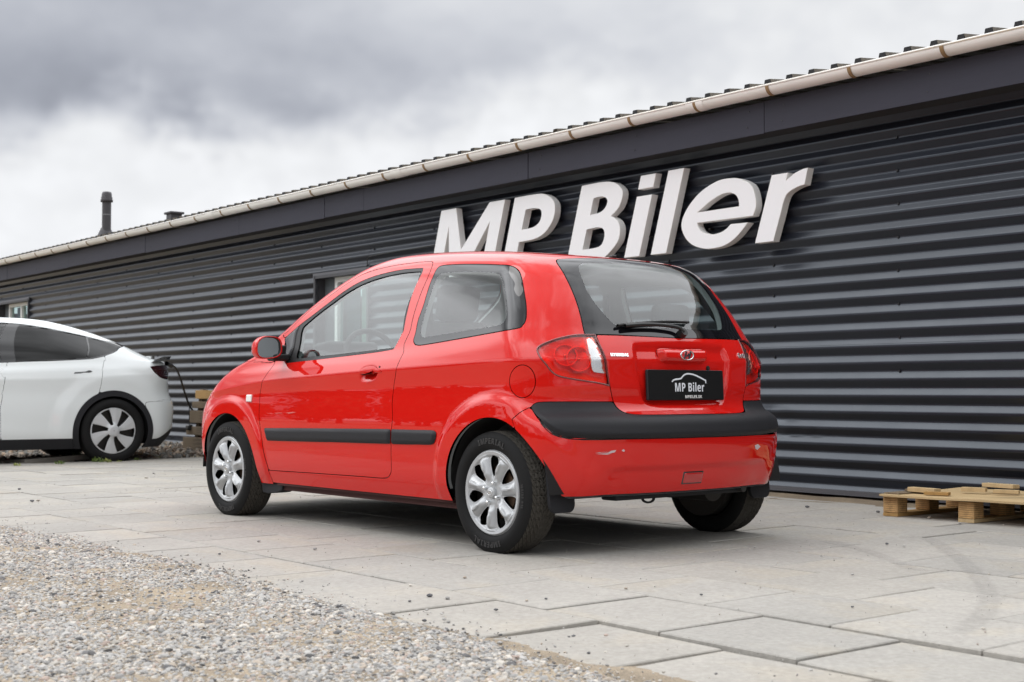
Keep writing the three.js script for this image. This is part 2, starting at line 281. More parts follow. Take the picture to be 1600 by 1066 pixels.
// ---------------------------------------------------------------- materials
const std = (c, rough, metal = 0, o = {}) => new THREE.MeshStandardMaterial({ color: c, roughness: rough, metalness: metal, side: THREE.DoubleSide, ...o });
const phy = o => new THREE.MeshPhysicalMaterial({ side: THREE.DoubleSide, ...o });
const grainA = tileFbm(11, 8, 5), grainB = tileFbm(29, 4, 6), speck = tileNoise(5, 128), speck2 = tileNoise(9, 64);
const grainTex = noiseTex(256, (u, v) => { const s = 0.5 + 0.5 * (grainA(u, v) - 0.5) + 0.25 * (speck(u, v) - 0.5); return [s, s, s]; }, false);
const M = {
  red: phy({ color: rgb(0.63, 0.0115, 0.008), roughness: 0.6, metalness: 0, specularIntensity: 0.0, clearcoat: 1, clearcoatRoughness: 0.014 }),
  white: phy({ color: rgb(0.76, 0.79, 0.79), roughness: 0.6, specularIntensity: 0, clearcoat: 1, clearcoatRoughness: 0.04 }),
  trim: phy({ color: rgb(0.019, 0.019, 0.022), roughness: 0.55, specularIntensity: 0.5, bumpMap: rep(grainTex, 14), bumpScale: 0.0006 }),
  seal: std(rgb(0.012, 0.012, 0.013), 0.5),
  frit: phy({ color: rgb(0.007, 0.007, 0.009), roughness: 0.6, specularIntensity: 0, clearcoat: 1, clearcoatRoughness: 0.0 }),
  sail: phy({ color: rgb(0.03, 0.03, 0.034), roughness: 0.28 }),
  glass: phy({ color: rgb(0.80, 0.88, 0.86), roughness: 0.0, metalness: 0, transmission: 1, thickness: 0, ior: 1.70 }),
  rearGlass: phy({ color: rgb(0.74, 0.82, 0.81), roughness: 0.0, metalness: 0, transmission: 1, thickness: 0, ior: 1.75 }),
  tint: phy({ color: rgb(0.022, 0.023, 0.026), roughness: 0.0, transmission: 1, thickness: 0, ior: 1.48 }),
  liner: std(rgb(0.008, 0.008, 0.008), 0.9),
  under: std(rgb(0.012, 0.011, 0.010), 0.85),
  inner: std(rgb(0.27, 0.28, 0.28), 0.8),
  innerDark: std(rgb(0.035, 0.036, 0.038), 0.75),
  seat: std(rgb(0.06, 0.062, 0.068), 0.95),
  rubber: phy({ color: rgb(0.012, 0.0118, 0.012), roughness: 0.7, specularIntensity: 0.3, bumpMap: rep(grainTex, 9), bumpScale: 0.0004 }),
  tread: phy({ color: rgb(0.085, 0.078, 0.068), roughness: 0.9, specularIntensity: 0.3 }),
  silver: phy({ color: rgb(0.46, 0.47, 0.48), roughness: 0.45, metalness: 0.35, clearcoat: 0.4, clearcoatRoughness: 0.2 }),
  letterRubber: phy({ color: rgb(0.032, 0.031, 0.031), roughness: 0.5 }),
  aero: phy({ color: rgb(0.60, 0.61, 0.62), roughness: 0.4, metalness: 0.3 }),
  chrome: std(rgb(0.86, 0.87, 0.88), 0.09, 1),
  darkMetal: std(rgb(0.05, 0.047, 0.044), 0.55, 0.6),
  brake: std(rgb(0.16, 0.105, 0.07), 0.6, 0.7),
  mirror: std(rgb(0.75, 0.78, 0.80), 0.03, 1),
  lensRed: phy({ color: rgb(0.95, 0.16, 0.10), roughness: 0.02, transmission: 1, thickness: 0, ior: 1.5 }),
  lensClear: phy({ color: rgb(0.95, 0.95, 0.95), roughness: 0.02, transmission: 1, thickness: 0, ior: 1.5 }),
  lampRed: std(rgb(0.85, 0.30, 0.22), 0.35, 0.2),
  lampBowl: std(rgb(0.80, 0.42, 0.36), 0.22, 0.85),
  lampSilver: std(rgb(0.80, 0.81, 0.82), 0.2, 0.95),
  orange: phy({ color: rgb(0.85, 0.83, 0.78), roughness: 0.15, clearcoat: 1 }),
  black: std(rgb(0.01, 0.01, 0.01), 0.45),
  blackGloss: phy({ color: rgb(0.008, 0.008, 0.009), roughness: 0.15, clearcoat: 1, clearcoatRoughness: 0.014 }),
  lampEdge: phy({ color: rgb(0.16, 0.008, 0.008), roughness: 0.15, clearcoat: 1 }),
  scuff: std(rgb(0.62, 0.50, 0.52), 0.7),
};
// ---------------------------------------------------------------- wheels (axis along z, outside towards +z, origin at the hub)
function tyreGeo({ R, rim, w, hub, blocks = 48, fine = true, zone = 'all' }) {
  const h = w / 2, s = R - rim; // half profile from the inner bead over the tread to the outer bead
  const prof = []; // [radius, z, tread coordinate or null]
  const side = sg => [[rim - 0.002, h * 0.78], [rim + s * 0.10, h * 0.93], [rim + s * 0.22, h * 0.985], [rim + s * 0.40, h * 1.03], [rim + s * 0.60, h * 1.0], [rim + s * 0.78, h * 0.93], [rim + s * 0.89, h * 0.86], [rim + s * 0.95, h * 0.80]].map(p => [p[0], p[1] * sg, null]);
  const A = side(-1), B = side(1).reverse(), nT = fine ? 40 : 10, T = [];
  for (let q = 0; q <= nT; q++) { const u = q / nT * 2 - 1; T.push([R - s * 0.05 * Math.pow(Math.abs(u), 3.2), u * h * 0.79, u]); }
  const pr = A.concat(T, B), n = pr.length, NT = fine ? 476 : 96, pos = [], idx = [], uv = [];
  for (let a = 0; a <= NT; a++) {
    const th = a / NT * Math.PI * 2, c = Math.cos(th), sn = Math.sin(th);
    for (let q = 0; q < n; q++) {
      let [r, z, u] = pr[q];
      if (u !== null && fine) {
        const au = Math.abs(u), ph = th * blocks / (2 * Math.PI) + au * 3.2 + (u > 0 ? 0.45 : 0), fr = ph - Math.floor(ph);
        let gr = fr < 0.30 ? 1 : 0; if (au < 0.10) gr = Math.abs(u) < 0.05 ? 1 : gr; if (Math.abs(au - 0.62) < 0.045) gr = 1; if (Math.abs(au - 0.33) < 0.03) gr = Math.max(gr, 0.8);
        const sipe = Math.abs(fr - 0.63) < 0.07 ? 0.45 : 0;
        r -= 0.010 * Math.max(gr, sipe);
      } else if (u === null && fine) {
        if (q === 5 || q === n - 6) r += 0; if (q === 7 || q === n - 8) { const ph = th * blocks / (2 * Math.PI) + 3.2 + (q > n / 2 ? 0.45 : 0), fr = ph - Math.floor(ph); if (fr < 0.26) z *= 0.965; }
      }
      let y = r * c; const x = r * sn; if (y < -hub) { z *= 1 + 0.06 * Math.min(1, (-hub - y) / 0.01); y = -hub; }
      pos.push(x, y, z); uv.push(th * R, q / n * 0.4);
    }
  }
  const qa = zone === 'tread' ? 7 : 0, qb = zone === 'tread' ? n - 8 : n - 1; for (let a = 0; a < NT; a++) for (let q = qa; q < qb; q++) { if (zone === 'side' && q >= 7 && q < n - 8) continue; const k = a * n + q; idx.push(k, k + n, k + 1, k + 1, k + n, k + n + 1); }
  const g = new THREE.BufferGeometry(); g.setAttribute('position', new THREE.Float32BufferAttribute(pos, 3)); g.setAttribute('uv', new THREE.Float32BufferAttribute(uv, 2)); g.setIndex(idx);
  return fine ? toCreasedNormals(g, 0.7) : (g.computeVertexNormals(), g);
}
// a disc-shaped cover with openings, from a polar grid; height(r, th) and open(r, th) > 0 inside an opening
function coverGeo(r0, r1, NRr, NA, height, open, flange) {
  const NI = NA + 1, NV = NRr + 1, P = new Float32Array(NI * NV * 3), N = new Float32Array(NI * NV * 3), f = new Float32Array(NI * NV);
  const pt = (r, th) => V3(r * Math.sin(th), r * Math.cos(th), height(r, th));
  for (let j = 0; j < NV; j++) for (let i = 0; i < NI; i++) {
    const r = lerp(r0, r1, j / NRr), th = (i % NA) / NA * Math.PI * 2, k = j * NI + i, p = pt(r, th); P.set([p.x, p.y, p.z], k * 3);
    const a = pt(r + 0.0012, th).sub(pt(Math.max(1e-4, r - 0.0012), th)), dt = 0.0014 / Math.max(r, 0.01), b = pt(r, th + dt).sub(pt(r, th - dt)); a.cross(b).normalize(); if (a.z < 0) a.negate(); N.set([a.x, a.y, a.z], k * 3);
    f[k] = -open(r, th);
  }
  return Skin.prototype.panel.call({ NI, NV, P, N }, f, { gap: 0, flange });
}
function wheelCover7(R) { // seven broad petals, seven tapered openings
  const n = 7, pitch = Math.PI * 2 / n, k = R / 0.193;
  const near = th => { let a = th % pitch; if (a > pitch / 2) a -= pitch; if (a < -pitch / 2) a += pitch; return a; }; // angle from the nearest petal axis
  const height = (r, th) => {
    r /= k; const a = near(th), ha = r * (pitch / 2);
    let z = r > 0.172 ? -0.004 * Math.pow((0.193 - r) / 0.021, 1) - 0.010 * sstep(0.186, 0.193, r) : -0.004 - 0.012 * sstep(0.172, 0.16, r);
    if (r < 0.172) { const u = clamp(Math.abs(a) * r / (0.026 + 0.10 * (r - 0.09))); z += 0.024 * (1 - u * u) * sstep(0.05, 0.09, r) * (1 - sstep(0.150, 0.172, r) * 0.75); const fin = Math.hypot(a * r / 0.0125, (r - 0.125) / 0.036); z += 0.008 * (1 - sstep(0.45, 1.05, fin)); }
    z += 0.006 * (1 - sstep(0.045, 0.085, r)) - 0.004 * (1 - sstep(0.020, 0.034, r)) ;
    return z * k;
  };
  const open = (r, th) => { r /= k; let a = near(th); a = pitch / 2 - Math.abs(a); const t = clamp((r - 0.073) / 0.094, 0, 1), half = 0.0355 * Math.pow(t, 0.62) * Math.pow(Math.max(0, 1 - Math.pow(t, 7)), 0.5); return half - a * r - (r < 0.073 || r > 0.167 ? 0.01 : 0); };
  return coverGeo(0.004, R, 64, 420, height, open, 0.014);
}
function wheelCover5(R) { // flush aero cover: wide swept silver blades over dark slots
  const n = 6, pitch = Math.PI * 2 / n, k = R / 0.245;
  const ang = (r, th) => { let a = (th - 0.9 * (0.245 - r)) % pitch; if (a < 0) a += pitch; return a / pitch; };
  const height = (r, th) => { r /= k; const a = ang(r, th); return (-0.006 * (r / 0.245) + 0.016 * sstep(0.10, 0.03, r) - 0.012 * Math.abs(a - 0.28) * sstep(0.04, 0.12, r) - 0.014 * sstep(0.236, 0.245, r)) * k; };
  const open = (r, th) => { r /= k; const a = ang(r, th); const e = Math.min(a - 0.56, 0.985 - a) * pitch * r; return Math.min(e, r - 0.062, 0.226 - r); };
  return coverGeo(0.004, R, 56, 360, height, open, 0.02);
}
let FONT_BOLD = null;
function sidewallText(str, r, size, th0, z, spin = 1) {
  const gs = []; let th = th0;
  for (const ch of str) {
    const g = new TextGeometry(ch, { font: FONT_BOLD, size, depth: 0.0022, curveSegments: 3, bevelEnabled: false }); g.computeBoundingBox(); const bb = g.boundingBox, w = ch === ' ' ? size * 0.5 : bb.max.x - bb.min.x;
    if (ch !== ' ') { g.translate(-bb.min.x - w / 2, 0, 0); const a = th + (w / 2) / r; g.translate(0, r, z); g.rotateZ(-a); gs.push(g); }
    th += (w + size * 0.22) / r;
  }
  return merge(gs);
}
// ---------------------------------------------------------------- the red hatchback
FONT_BOLD = await new FontLoader().loadAsync('fonts/droid/droid_sans_bold.typeface.json');
function buildRedCar() {
  const TURN = 0.03403, frame = new THREE.Matrix4().makeRotationY(TURN);
  const car = thing('hatchback_car', 'red three-door hatchback with black bumper strip and silver wheel covers', 'car', [0, 0, 0], TURN);
  const yc = hermite([-3.2, -2.56, -2.06, -1.45, -1.07, -0.76, -0.44, -0.04, 0.32, 0.6], [0.665, 0.736, 0.784, 0.813, 0.829, 0.839, 0.851, 0.866, 0.874, 0.880]);
  const yb = hermite([-3.2, -2.4, -1.85, -0.81, -0.61, -0.17, 0.13, 0.5], [0.80, 0.868, 0.898, 0.943, 0.955, 0.985, 1.005, 1.018]);
  const yt = hermite([-3, -2, -1.4, -1.0, -0.6, -0.3, 0, 0.2, 0.5], [1.42, 1.452, 1.464, 1.462, 1.445, 1.421, 1.392, 1.375, 1.352]);
  const y0 = () => 0.205;
  const G = h => x => yb(x) + h * (yt(x) - yb(x));
  const row = (Y, W, xr, rc, nr, xf, fc, nf) => ({ Y, W, xr, rc, nr, xf, fc, nf });
  const rows = [
    row(y0, 0.772, 0.475, 0.36, 2.5, -3.10, 0.52, 2.4),
    row(() => 0.30, 0.803, 0.520, 0.37, 2.5, -3.16, 0.54, 2.4),
    row(() => 0.42, 0.820, 0.548, 0.38, 2.5, -3.20, 0.55, 2.4),
    row(() => 0.555, 0.824, 0.552, 0.38, 2.5, -3.20, 0.55, 2.4),
    row(() => 0.60, 0.823, 0.535, 0.38, 2.5, -3.19, 0.55, 2.4),
    row(() => 0.648, 0.8205, 0.472, 0.36, 2.5, -3.16, 0.55, 2.4),
    row(x => lerp(0.648, yc(x), 0.5), 0.816, 0.461, 0.36, 2.5, -3.13, 0.54, 2.4),
    row(yc, 0.8215, 0.456, 0.36, 2.5, -3.06, 0.50, 2.4),
    row(x => lerp(yc(x), yb(x), 0.45), 0.806, 0.430, 0.36, 2.5, -2.98, 0.48, 2.4),
    row(yb, 0.779, 0.388, 0.36, 2.5, -2.82, 0.46, 2.5),
    row(G(0.12), 0.759, 0.366, 0.36, 2.55, -2.50, 0.42, 2.6),
    row(G(0.3), 0.729, 0.330, 0.36, 2.6, -2.25, 0.38, 2.7),
    row(G(0.52), 0.689, 0.278, 0.36, 2.6, -2.00, 0.36, 2.7),
    row(G(0.75), 0.640, 0.212, 0.36, 2.6, -1.71, 0.36, 2.7),
    row(G(0.87), 0.600, 0.162, 0.37, 2.6, -1.53, 0.36, 2.7),
    row(G(0.935), 0.556, 0.116, 0.38, 2.6, -1.40, 0.36, 2.6),
    row(G(0.97), 0.495, 0.055, 0.40, 2.5, -1.29, 0.36, 2.5),
    row(G(0.99), 0.36, -0.10, 0.42, 2.3, -1.13, 0.36, 2.3),
    row(G(1.0), 0.0, -0.55, 0.10, 2, -0.85, 0.10, 2),
  ];
  const plan = x => 1 - 0.016 * Math.pow(clamp((x + 0.9) / 1.2, 0, 2), 2) - 0.040 * Math.pow(clamp((-0.9 - x) / 2.0, 0, 2), 2.2);
  const arch = { rx: 0.022, ry: 0.272, rR: 0.338, fx: -2.452, fy: 0.262, fR: 0.336 };
  const flare = (x, y, z) => {
    if (z < 0.45 || y > 0.95) return 0;
    const lip = (cx, cy, R, amp, wd) => { const d = Math.hypot(x - cx, (y - cy)) - R; return amp * (1 - sstep(wd * 0.62, wd, d)) * sstep(0.12, 0.30, y); };
    return lip(arch.rx + 0.005, arch.ry - 0.005, arch.rR, 0.017, 0.125) + lip(arch.fx + 0.01, arch.fy, arch.fR, 0.013, 0.115);
  };
  const S = new Skin({ rows, breaks: [7], plan, flare, NR: 92, NS: 250, NF: 56, tStep: 0.0105, frame });
  const { NI, NV } = S;
  // ---- outlines, read from the photograph
  const doorO = S.outline([[430, 564, 1], [444, 527], [450, 518], [470, 498], [494, 478], [520, 459], [546, 441], [570, 427.5], [590, 421], [620, 414.5], [650, 410.5], [671, 409], [676.4, 412], [670, 430], [658, 458], [646, 494], [636, 528], [631, 548], [626, 560], [620, 574], [618, 586], [615, 606], [613, 640], [611.6, 672], [611, 700], [611.4, 732], [609, 742.5], [602, 747.2], [580, 746], [560, 744.4], [490, 739.5], [419.5, 735, 1], [418, 728], [413, 711], [409, 684], [406, 664], [405, 640], [406, 619], [408, 606], [411, 593.8], [420, 580.6], [427.5, 570.6]]);
  const A = { ox: 390, oy: 390, k: 5 }, B = { ox: 620, oy: 390, k: 5 }, C = { ox: 860, oy: 390, k: 5 }, D = { ox: 820, oy: 510, k: 8 }, F = { ox: 820, oy: 610, k: 4 };
  const winO = S.outline([[392, 592], [430, 562], [520, 494], [640, 402], [760, 314], [860, 256], [960, 215], [1060, 186], [1200, 158], [1354, 146, 1], [1335, 205], [1240, 450], [1124, 778, 1], [1000, 800], [700, 838], [500, 862], [290, 886, 1], [278, 800], [270, 700, 1]], A);
  const dglassO = S.outline([[416, 604, 1], [520, 515], [640, 424], [760, 338], [860, 281], [960, 240], [1060, 210], [1200, 182], [1338, 170, 1], [1300, 275], [1220, 480], [1130, 764, 1], [1000, 782], [700, 816], [368, 852, 1], [388, 745]], A);
  const sailO = S.outline([[388, 597, 1], [276, 700, 1], [284, 800], [292, 872, 1], [322, 868, 1], [352, 740]], A);
  const qO = S.outline([[140, 738], [135, 690], [160, 580], [220, 400], [280, 220], [308, 160], [345, 128], [450, 117], [620, 114], [800, 119], [900, 130], [950, 162], [975, 220], [995, 330], [1012, 450], [1010, 540], [985, 590], [930, 620], [700, 660], [400, 714], [200, 747], [157, 747]], B);
  const qcO = S.outline([[188, 650], [200, 580], [250, 400], [300, 260], [330, 205], [370, 185], [550, 175], [720, 178], [790, 190], [820, 225], [845, 330], [858, 450], [855, 530], [825, 575], [760, 598], [500, 640], [250, 683], [200, 680]], B);
  const lampO = S.outline([[155, 280], [200, 235], [300, 190], [420, 150], [600, 112], [740, 104], [878, 108, 1], [900, 165], [950, 260], [1000, 370], [1022, 480], [1040, 620], [1056, 738, 1], [900, 705], [700, 675], [500, 640], [400, 610], [330, 560], [260, 470], [200, 400], [165, 330]], D);
  const lensO = S.outline([[185, 285], [300, 205], [420, 168], [600, 132], [740, 124], [862, 126, 1], [900, 200], [940, 285], [985, 385], [1005, 490], [1018, 620], [1024, 706, 1], [900, 684], [700, 652], [500, 616], [410, 585], [345, 530], [275, 445], [215, 380], [190, 330]], D);
  const clearO = S.outline([[765, 130, 1], [858, 126, 1], [905, 230], [958, 350], [985, 470], [1003, 592, 1], [850, 570, 1], [820, 430], [795, 290]], D);
  const rglassO = S.outline([[45, 84], [100, 180], [160, 300], [210, 430], [245, 560], [268, 664, 1], [500, 668], [800, 684], [1000, 694], [1120, 700, 1], [1000, 500, 1], [860, 250, 1], [740, 96, 1], [650, 84], [450, 71], [300, 67], [150, 70]], C);
  const rclearO = S.outline([[222, 150], [240, 117], [300, 105], [500, 107], [640, 114], [780, 126, 1], [900, 350, 1], [1050, 628, 1], [960, 618], [800, 612], [640, 604], [520, 592], [470, 560], [400, 482], [320, 380], [258, 260]], C);
  const gateO = S.outline([[931, 523.4, 1], [938.8, 542.5], [946, 560], [949.4, 580], [952.8, 602.5], [955.8, 617.5], [959, 629], [967.5, 640], [981, 646], [1007.5, 648.2], [1070, 647.6], [1108, 646.6, 1], [1098, 600], [1090, 560], [1082, 530, 1], [1040, 527.6], [1000, 525.6], [965, 524.2]]);
  const stripO = S.outline([[40, 106], [58, 86], [110, 74], [300, 72], [552, 72, 1], [568, 102], [600, 130], [648, 149], [750, 156], [1000, 154], [1170, 149, 1], [1190, 230, 1], [1205, 288, 1], [1000, 297], [700, 303], [500, 300], [350, 297], [250, 288], [180, 265], [130, 225], [80, 165], [46, 118]], F);
  const bumpTop = [[800, 655.5, 1], [829, 636, 1], [832, 641], [850, 668], [890, 686], [990, 686], [1070, 684], [1122, 682, 1]].map(p => [...S.find(p[0], p[1]), p[2] || 0]);
  const bumpO = S.dense([...bumpTop, [bumpTop[7][0], -5, 1], [bumpTop[0][0] + 3, -5, 1]]);
  const fuelO = S.outline(Array.from({ length: 14 }, (_, q) => { const a = q / 14 * 2 * Math.PI; return [816.4 + 20.3 * Math.cos(a), 596 + 25.6 * Math.sin(a)]; }));
  const mouldDoorO = S.outline([[413.6, 669, 1], [500, 669.4], [611, 670.6, 1], [610.6, 693.6, 1], [500, 690.6], [418, 688.6, 1]], { sub: 6 });
  const mouldSideO = S.outline([[612.8, 670.8, 1], [650, 671.8], [677, 672.6], [681.8, 677], [681, 686.3], [675.5, 694.6], [650, 694.8], [612.2, 693.8, 1]]);
  const E2 = { ox: 940, oy: 530, k: 6.667 };
  const recessO = S.outline([[322, 44, 1], [340, 200], [370, 400], [408, 590], [450, 672], [540, 702], [700, 710], [960, 712, 1], [950, 500, 1], [945, 200, 1], [940, 36, 1], [600, 40]], E2);
  const handleO = S.outline([[590, 96], [640, 82], [800, 90], [960, 98, 1], [962, 180, 1], [960, 268, 1], [800, 262], [690, 255], [642, 230], [604, 155]], E2);
  const Hn = { ox: 540, oy: 555, k: 15.91 };
  const escO = S.outline([[335, 445], [350, 340], [430, 255], [560, 207], [760, 178], [880, 195], [940, 255], [930, 330], [900, 425], [800, 445], [600, 452], [350, 470]], Hn);
  const bowlO = S.outline([[345, 470], [355, 400], [420, 320], [500, 285], [650, 265], [750, 290], [795, 350], [800, 440], [770, 550], [700, 620], [560, 662], [430, 658], [365, 618]], Hn);
  const gripO = S.outline([[345, 462], [362, 385], [430, 318], [520, 280], [650, 264], [740, 280], [790, 330], [860, 372], [900, 400], [890, 432], [800, 440], [600, 452]], Hn);
  // front end, in skin coordinates
  const jAt = (i, y) => { let j = 0; while (j < NV - 1 && S.P0[(j * NI + i) * 3 + 1] < y) j++; return j; };
  const iC = NI - 1, iP = NI - 1 - 44;
  const screenO = S.dense([[iC + 3, jAt(iC, 0.985), 1], [iC - 25, jAt(iC - 25, 0.985)], [iP + 6, jAt(iP + 6, 0.965), 1], [iP + 3, jAt(iP, 1.15)], [iP + 4, jAt(iP, 1.30)], [iP + 12, jAt(iP + 12, 1.385), 1], [iC + 3, jAt(iC, 1.425), 1]]);
  const hoodO = S.dense([[iC + 3, jAt(iC, 0.70), 1], [iC - 24, jAt(iC - 24, 0.70)], [iP + 2, jAt(iP, 0.73)], [iP - 4, jAt(iP - 6, 0.80)], [iP - 4, jAt(iP - 6, 0.90)], [iP - 2, jAt(iP, 0.945), 1], [iC - 20, jAt(iC - 20, 0.968)], [iC + 3, jAt(iC, 0.968), 1]]);
  const headO = S.dense([[iP + 26, jAt(iP + 26, 0.575), 1], [iP + 12, jAt(iP + 12, 0.59)], [iP + 7, jAt(iP + 7, 0.62)], [iP + 6, jAt(iP + 6, 0.67)], [iP + 8, jAt(iP + 8, 0.712)], [iP + 24, jAt(iP + 24, 0.69), 1]]);
  const fbumpO = S.dense([[iC + 3, -3, 1], [iP + 1, -3, 1], [iP + 2, jAt(iP + 2, 0.585), 1], [iP + 8, jAt(iP + 8, 0.575)], [iP + 24, jAt(iP + 24, 0.552)], [iC + 3, jAt(iC, 0.552), 1]]);
  const edge = [...doorO.filter((_, q) => q >= 31 * 4), doorO[0]].map(p => [p[0], p[1], 0]); // the door's front edge, from the sill upwards
  const jb = jAt(S.NR + 150, 0.90);
  const fendO = [[iC, -3], [edge[0][0] + 1, -3], ...edge.map(p => [p[0] + 0.02, p[1]]), [edge[edge.length - 1][0] + 2, jAt(S.NR + 170, 0.905)], [iP - 3, jAt(iP - 6, 0.90)], [iP - 3, jAt(iP - 6, 0.80)], [iP + 3, jAt(iP, 0.73)], [iP + 24, jAt(iP + 24, 0.695)], [iC, jAt(iC, 0.69)]];
  const f = {}; for (const [k, o] of Object.entries({ door: doorO, win: winO, dglass: dglassO, sail: sailO, q: qO, qc: qcO, lamp: lampO, lens: lensO, clear: clearO, rglass: rglassO, rclear: rclearO, gate: gateO, strip: stripO, bump: bumpO, fuel: fuelO, mouldD: mouldDoorO, mouldS: mouldSideO, recess: recessO, handle: handleO, esc: escO, bowl: bowlO, grip: gripO, screen: screenO, hood: hoodO, head: headO, fbump: fbumpO, fend: fendO })) f[k] = S.sdf(o);
  f.lens = f.lamp.map(v => v - 0.004);
  f.arch = S.field((x, y, z) => z < 0.4 ? -1 : Math.max(arch.rR - Math.hypot(x - arch.rx, y - arch.ry), arch.fR - Math.hypot(x - arch.fx, y - arch.fy)));
  // ---- relief: recessed number-plate field, door-handle bowl, tyre-side dents
  const ramp = (d, w) => sstep(0, w, d);
  S.sculpt([
    k => -0.019 * ramp(f.recess[k], 0.026) * (f.gate[k] > 0 ? 1 : 0),
    k => -0.026 * ramp(f.bowl[k], 0.035),
    k => (f.bump[k] > 0 && S.P0[k * 3] > 0.25 ? -0.010 * sstep(0.402, 0.368, S.P0[k * 3 + 1]) * (1 - sstep(0.46, 0.60, Math.abs(S.P0[k * 3 + 2]) + 0.5 * (S.P0[k * 3 + 1] - 0.34))) : 0),
  ]);
  const un = (...fs) => fneg(fmax(...fs));
  const both = (name, geoL, mat, labelParts) => { const l = part(name, geoL, mat, car), r = part(name, mirrorZ(geoL), mat, car); return [l, r]; };
  // body shell: everything that no other panel takes
  const sillCut = S.field((x, y) => y - (x > 0.15 ? 0.2665 : 0.212)), bumpCut = S.field((x, y) => y - 0.2665);
  const notBody = fmin(sillCut, un(f.door, f.q, f.lamp, f.rglass, f.gate, f.strip, f.bump, f.fuel, f.arch, f.screen, f.hood, f.head, f.fbump, f.fend));
  part('body_shell', S.panel(notBody, { both: true }), M.red, car);
  const noArch = fneg(f.arch);
  const doors = both('door', S.panel(fmin(f.door, fneg(f.win)), {}), M.red);
  const fen = both('fender', S.panel(fmin(f.fend, noArch, fneg(f.fbump), fneg(f.head), fneg(f.hood), fneg(f.door)), {}), M.red);
  part('hood', S.panel(f.hood, { both: true }), M.red, car);
  part('front_bumper', S.panel(fmin(f.fbump, noArch), { both: true }), M.red, car);
  const rb = part('rear_bumper', S.panel(fmin(f.bump, noArch, fneg(f.strip), bumpCut), { both: true, flange: 0.03 }), M.red, car);
  part('bumper_strip', S.panel(fmin(f.strip, fneg(f.gate)), { both: true, gap: 0.001, off: (d, k) => sstep(-0.002, 0.014, d) * (0.003 + 0.016 * (1 - sstep(0.578, 0.640, S.P0[k * 3 + 1]))), flange: 0.02 }), M.trim, rb, 'black plastic strip along the rear bumper');
  const gate = part('tailgate', S.panel(f.gate, { both: true }), M.red, car);
  both('fuel_flap', S.panel(f.fuel, { gap: 0.0015 }), M.red)[1].visible = true;
  // glass
  const dgl = S.panel(f.dglass, { gap: 0, off: () => -0.006, flange: 0.0 }), seal = S.panel(fmin(f.win, fneg(f.dglass), fneg(f.sail)), { gap: 0.0, off: () => -0.001, flange: 0.012 }), sail = S.panel(f.sail, { gap: 0.0, off: d => 0.004 * sstep(0, 0.01, d), flange: 0.006 });
  const mir = [g => g, mirrorZ];
  doors.forEach((d, s) => {
    part('window_pane', mir[s](dgl), M.glass, d); part('window_seal', mir[s](seal), M.seal, d, 'black rubber seal round the door window'); part('mirror_base', mir[s](sail), M.sail, d);
    part('side_moulding', mir[s](S.panel(f.mouldD, { gap: 0, off: d2 => 0.0135 * Math.sqrt(clamp(d2 / 0.012)), flange: 0.002 })), M.trim, d, 'black plastic rubbing strip');
    part('door_handle', mir[s](S.panel(f.grip, { gap: 0.0008, off: (d2, k) => 0.002 + 0.026 * ramp(f.bowl[k], 0.035) + 0.006 * ramp(d2, 0.02), flange: 0.018 })), M.red, d);
  });
  both('side_moulding', S.panel(f.mouldS, { gap: 0, off: d2 => 0.0135 * Math.sqrt(clamp(d2 / 0.012)), flange: 0.002 }), M.trim);
  const qf = both('quarter_window', S.panel(fmin(f.q.map(v => v - 0.003), fneg(f.qc)), { gap: 0, off: () => 0.0005, flange: 0.0 }), M.frit);
  qf.forEach((q, s) => { part('pane', mir[s](S.panel(f.qc, { gap: 0, off: () => 0.0005, flange: 0 })), M.glass, q); part('seal', mir[s](S.panel(fmin(f.q, S.field(() => 1)), { gap: -0.001, off: () => -0.007, flange: 0, })), M.seal, new THREE.Group()); });
  const rw = part('rear_window', S.panel(fmin(f.rglass.map(v => v - 0.003), fneg(f.rclear)), { both: true, gap: 0, off: () => 0.0005, flange: 0.0 }), M.frit, gate);
  part('pane', S.panel(f.rclear, { both: true, gap: 0, off: () => 0.0005, flange: 0 }), M.rearGlass, rw);
  part('windscreen', S.panel(f.screen, { both: true, gap: 0.002, off: () => -0.002, flange: 0.006 }), M.glass, car);
  // tail lamps: red lens over a red reflector tray, clear reversing section with fine ribs
  const lampBack = S.panel(f.lamp, { gap: -0.004, off: () => -0.055, flange: 0 });
  const lampTray = S.panel(fmin(f.lens, fneg(f.clear)), { gap: -0.002, off: d => -0.012 - 0.014 * sstep(0, 0.03, d), flange: 0 });
  const lampLens = S.panel(fmin(f.lens, fneg(f.clear)), { gap: 0.0, off: d => 0.001 + 0.003 * sstep(0, 0.012, d), flange: 0.004 });
  const lampFrame = plainGeo(new THREE.TubeGeometry(new THREE.CatmullRomCurve3(lampO.filter((_, q) => q % 2 === 0).map(q => { const p = S.at(q[0], q[1]), n = S.at(q[0], q[1], S.N0); return V3(p[0] - n[0] * 0.0015, p[1] - n[1] * 0.0015, p[2] - n[2] * 0.0015); }), true), 220, 0.0042, 8, true));
  const ribs = S.panel(f.clear, { gap: 0, off: (d, k) => -0.010 + 0.004 * (((k % NI) + Math.floor(k / NI)) % 2), flange: 0 });
  const clearLens = S.panel(f.clear, { gap: 0, off: d => 0.001 + 0.003 * sstep(0, 0.012, d), flange: 0.004 });
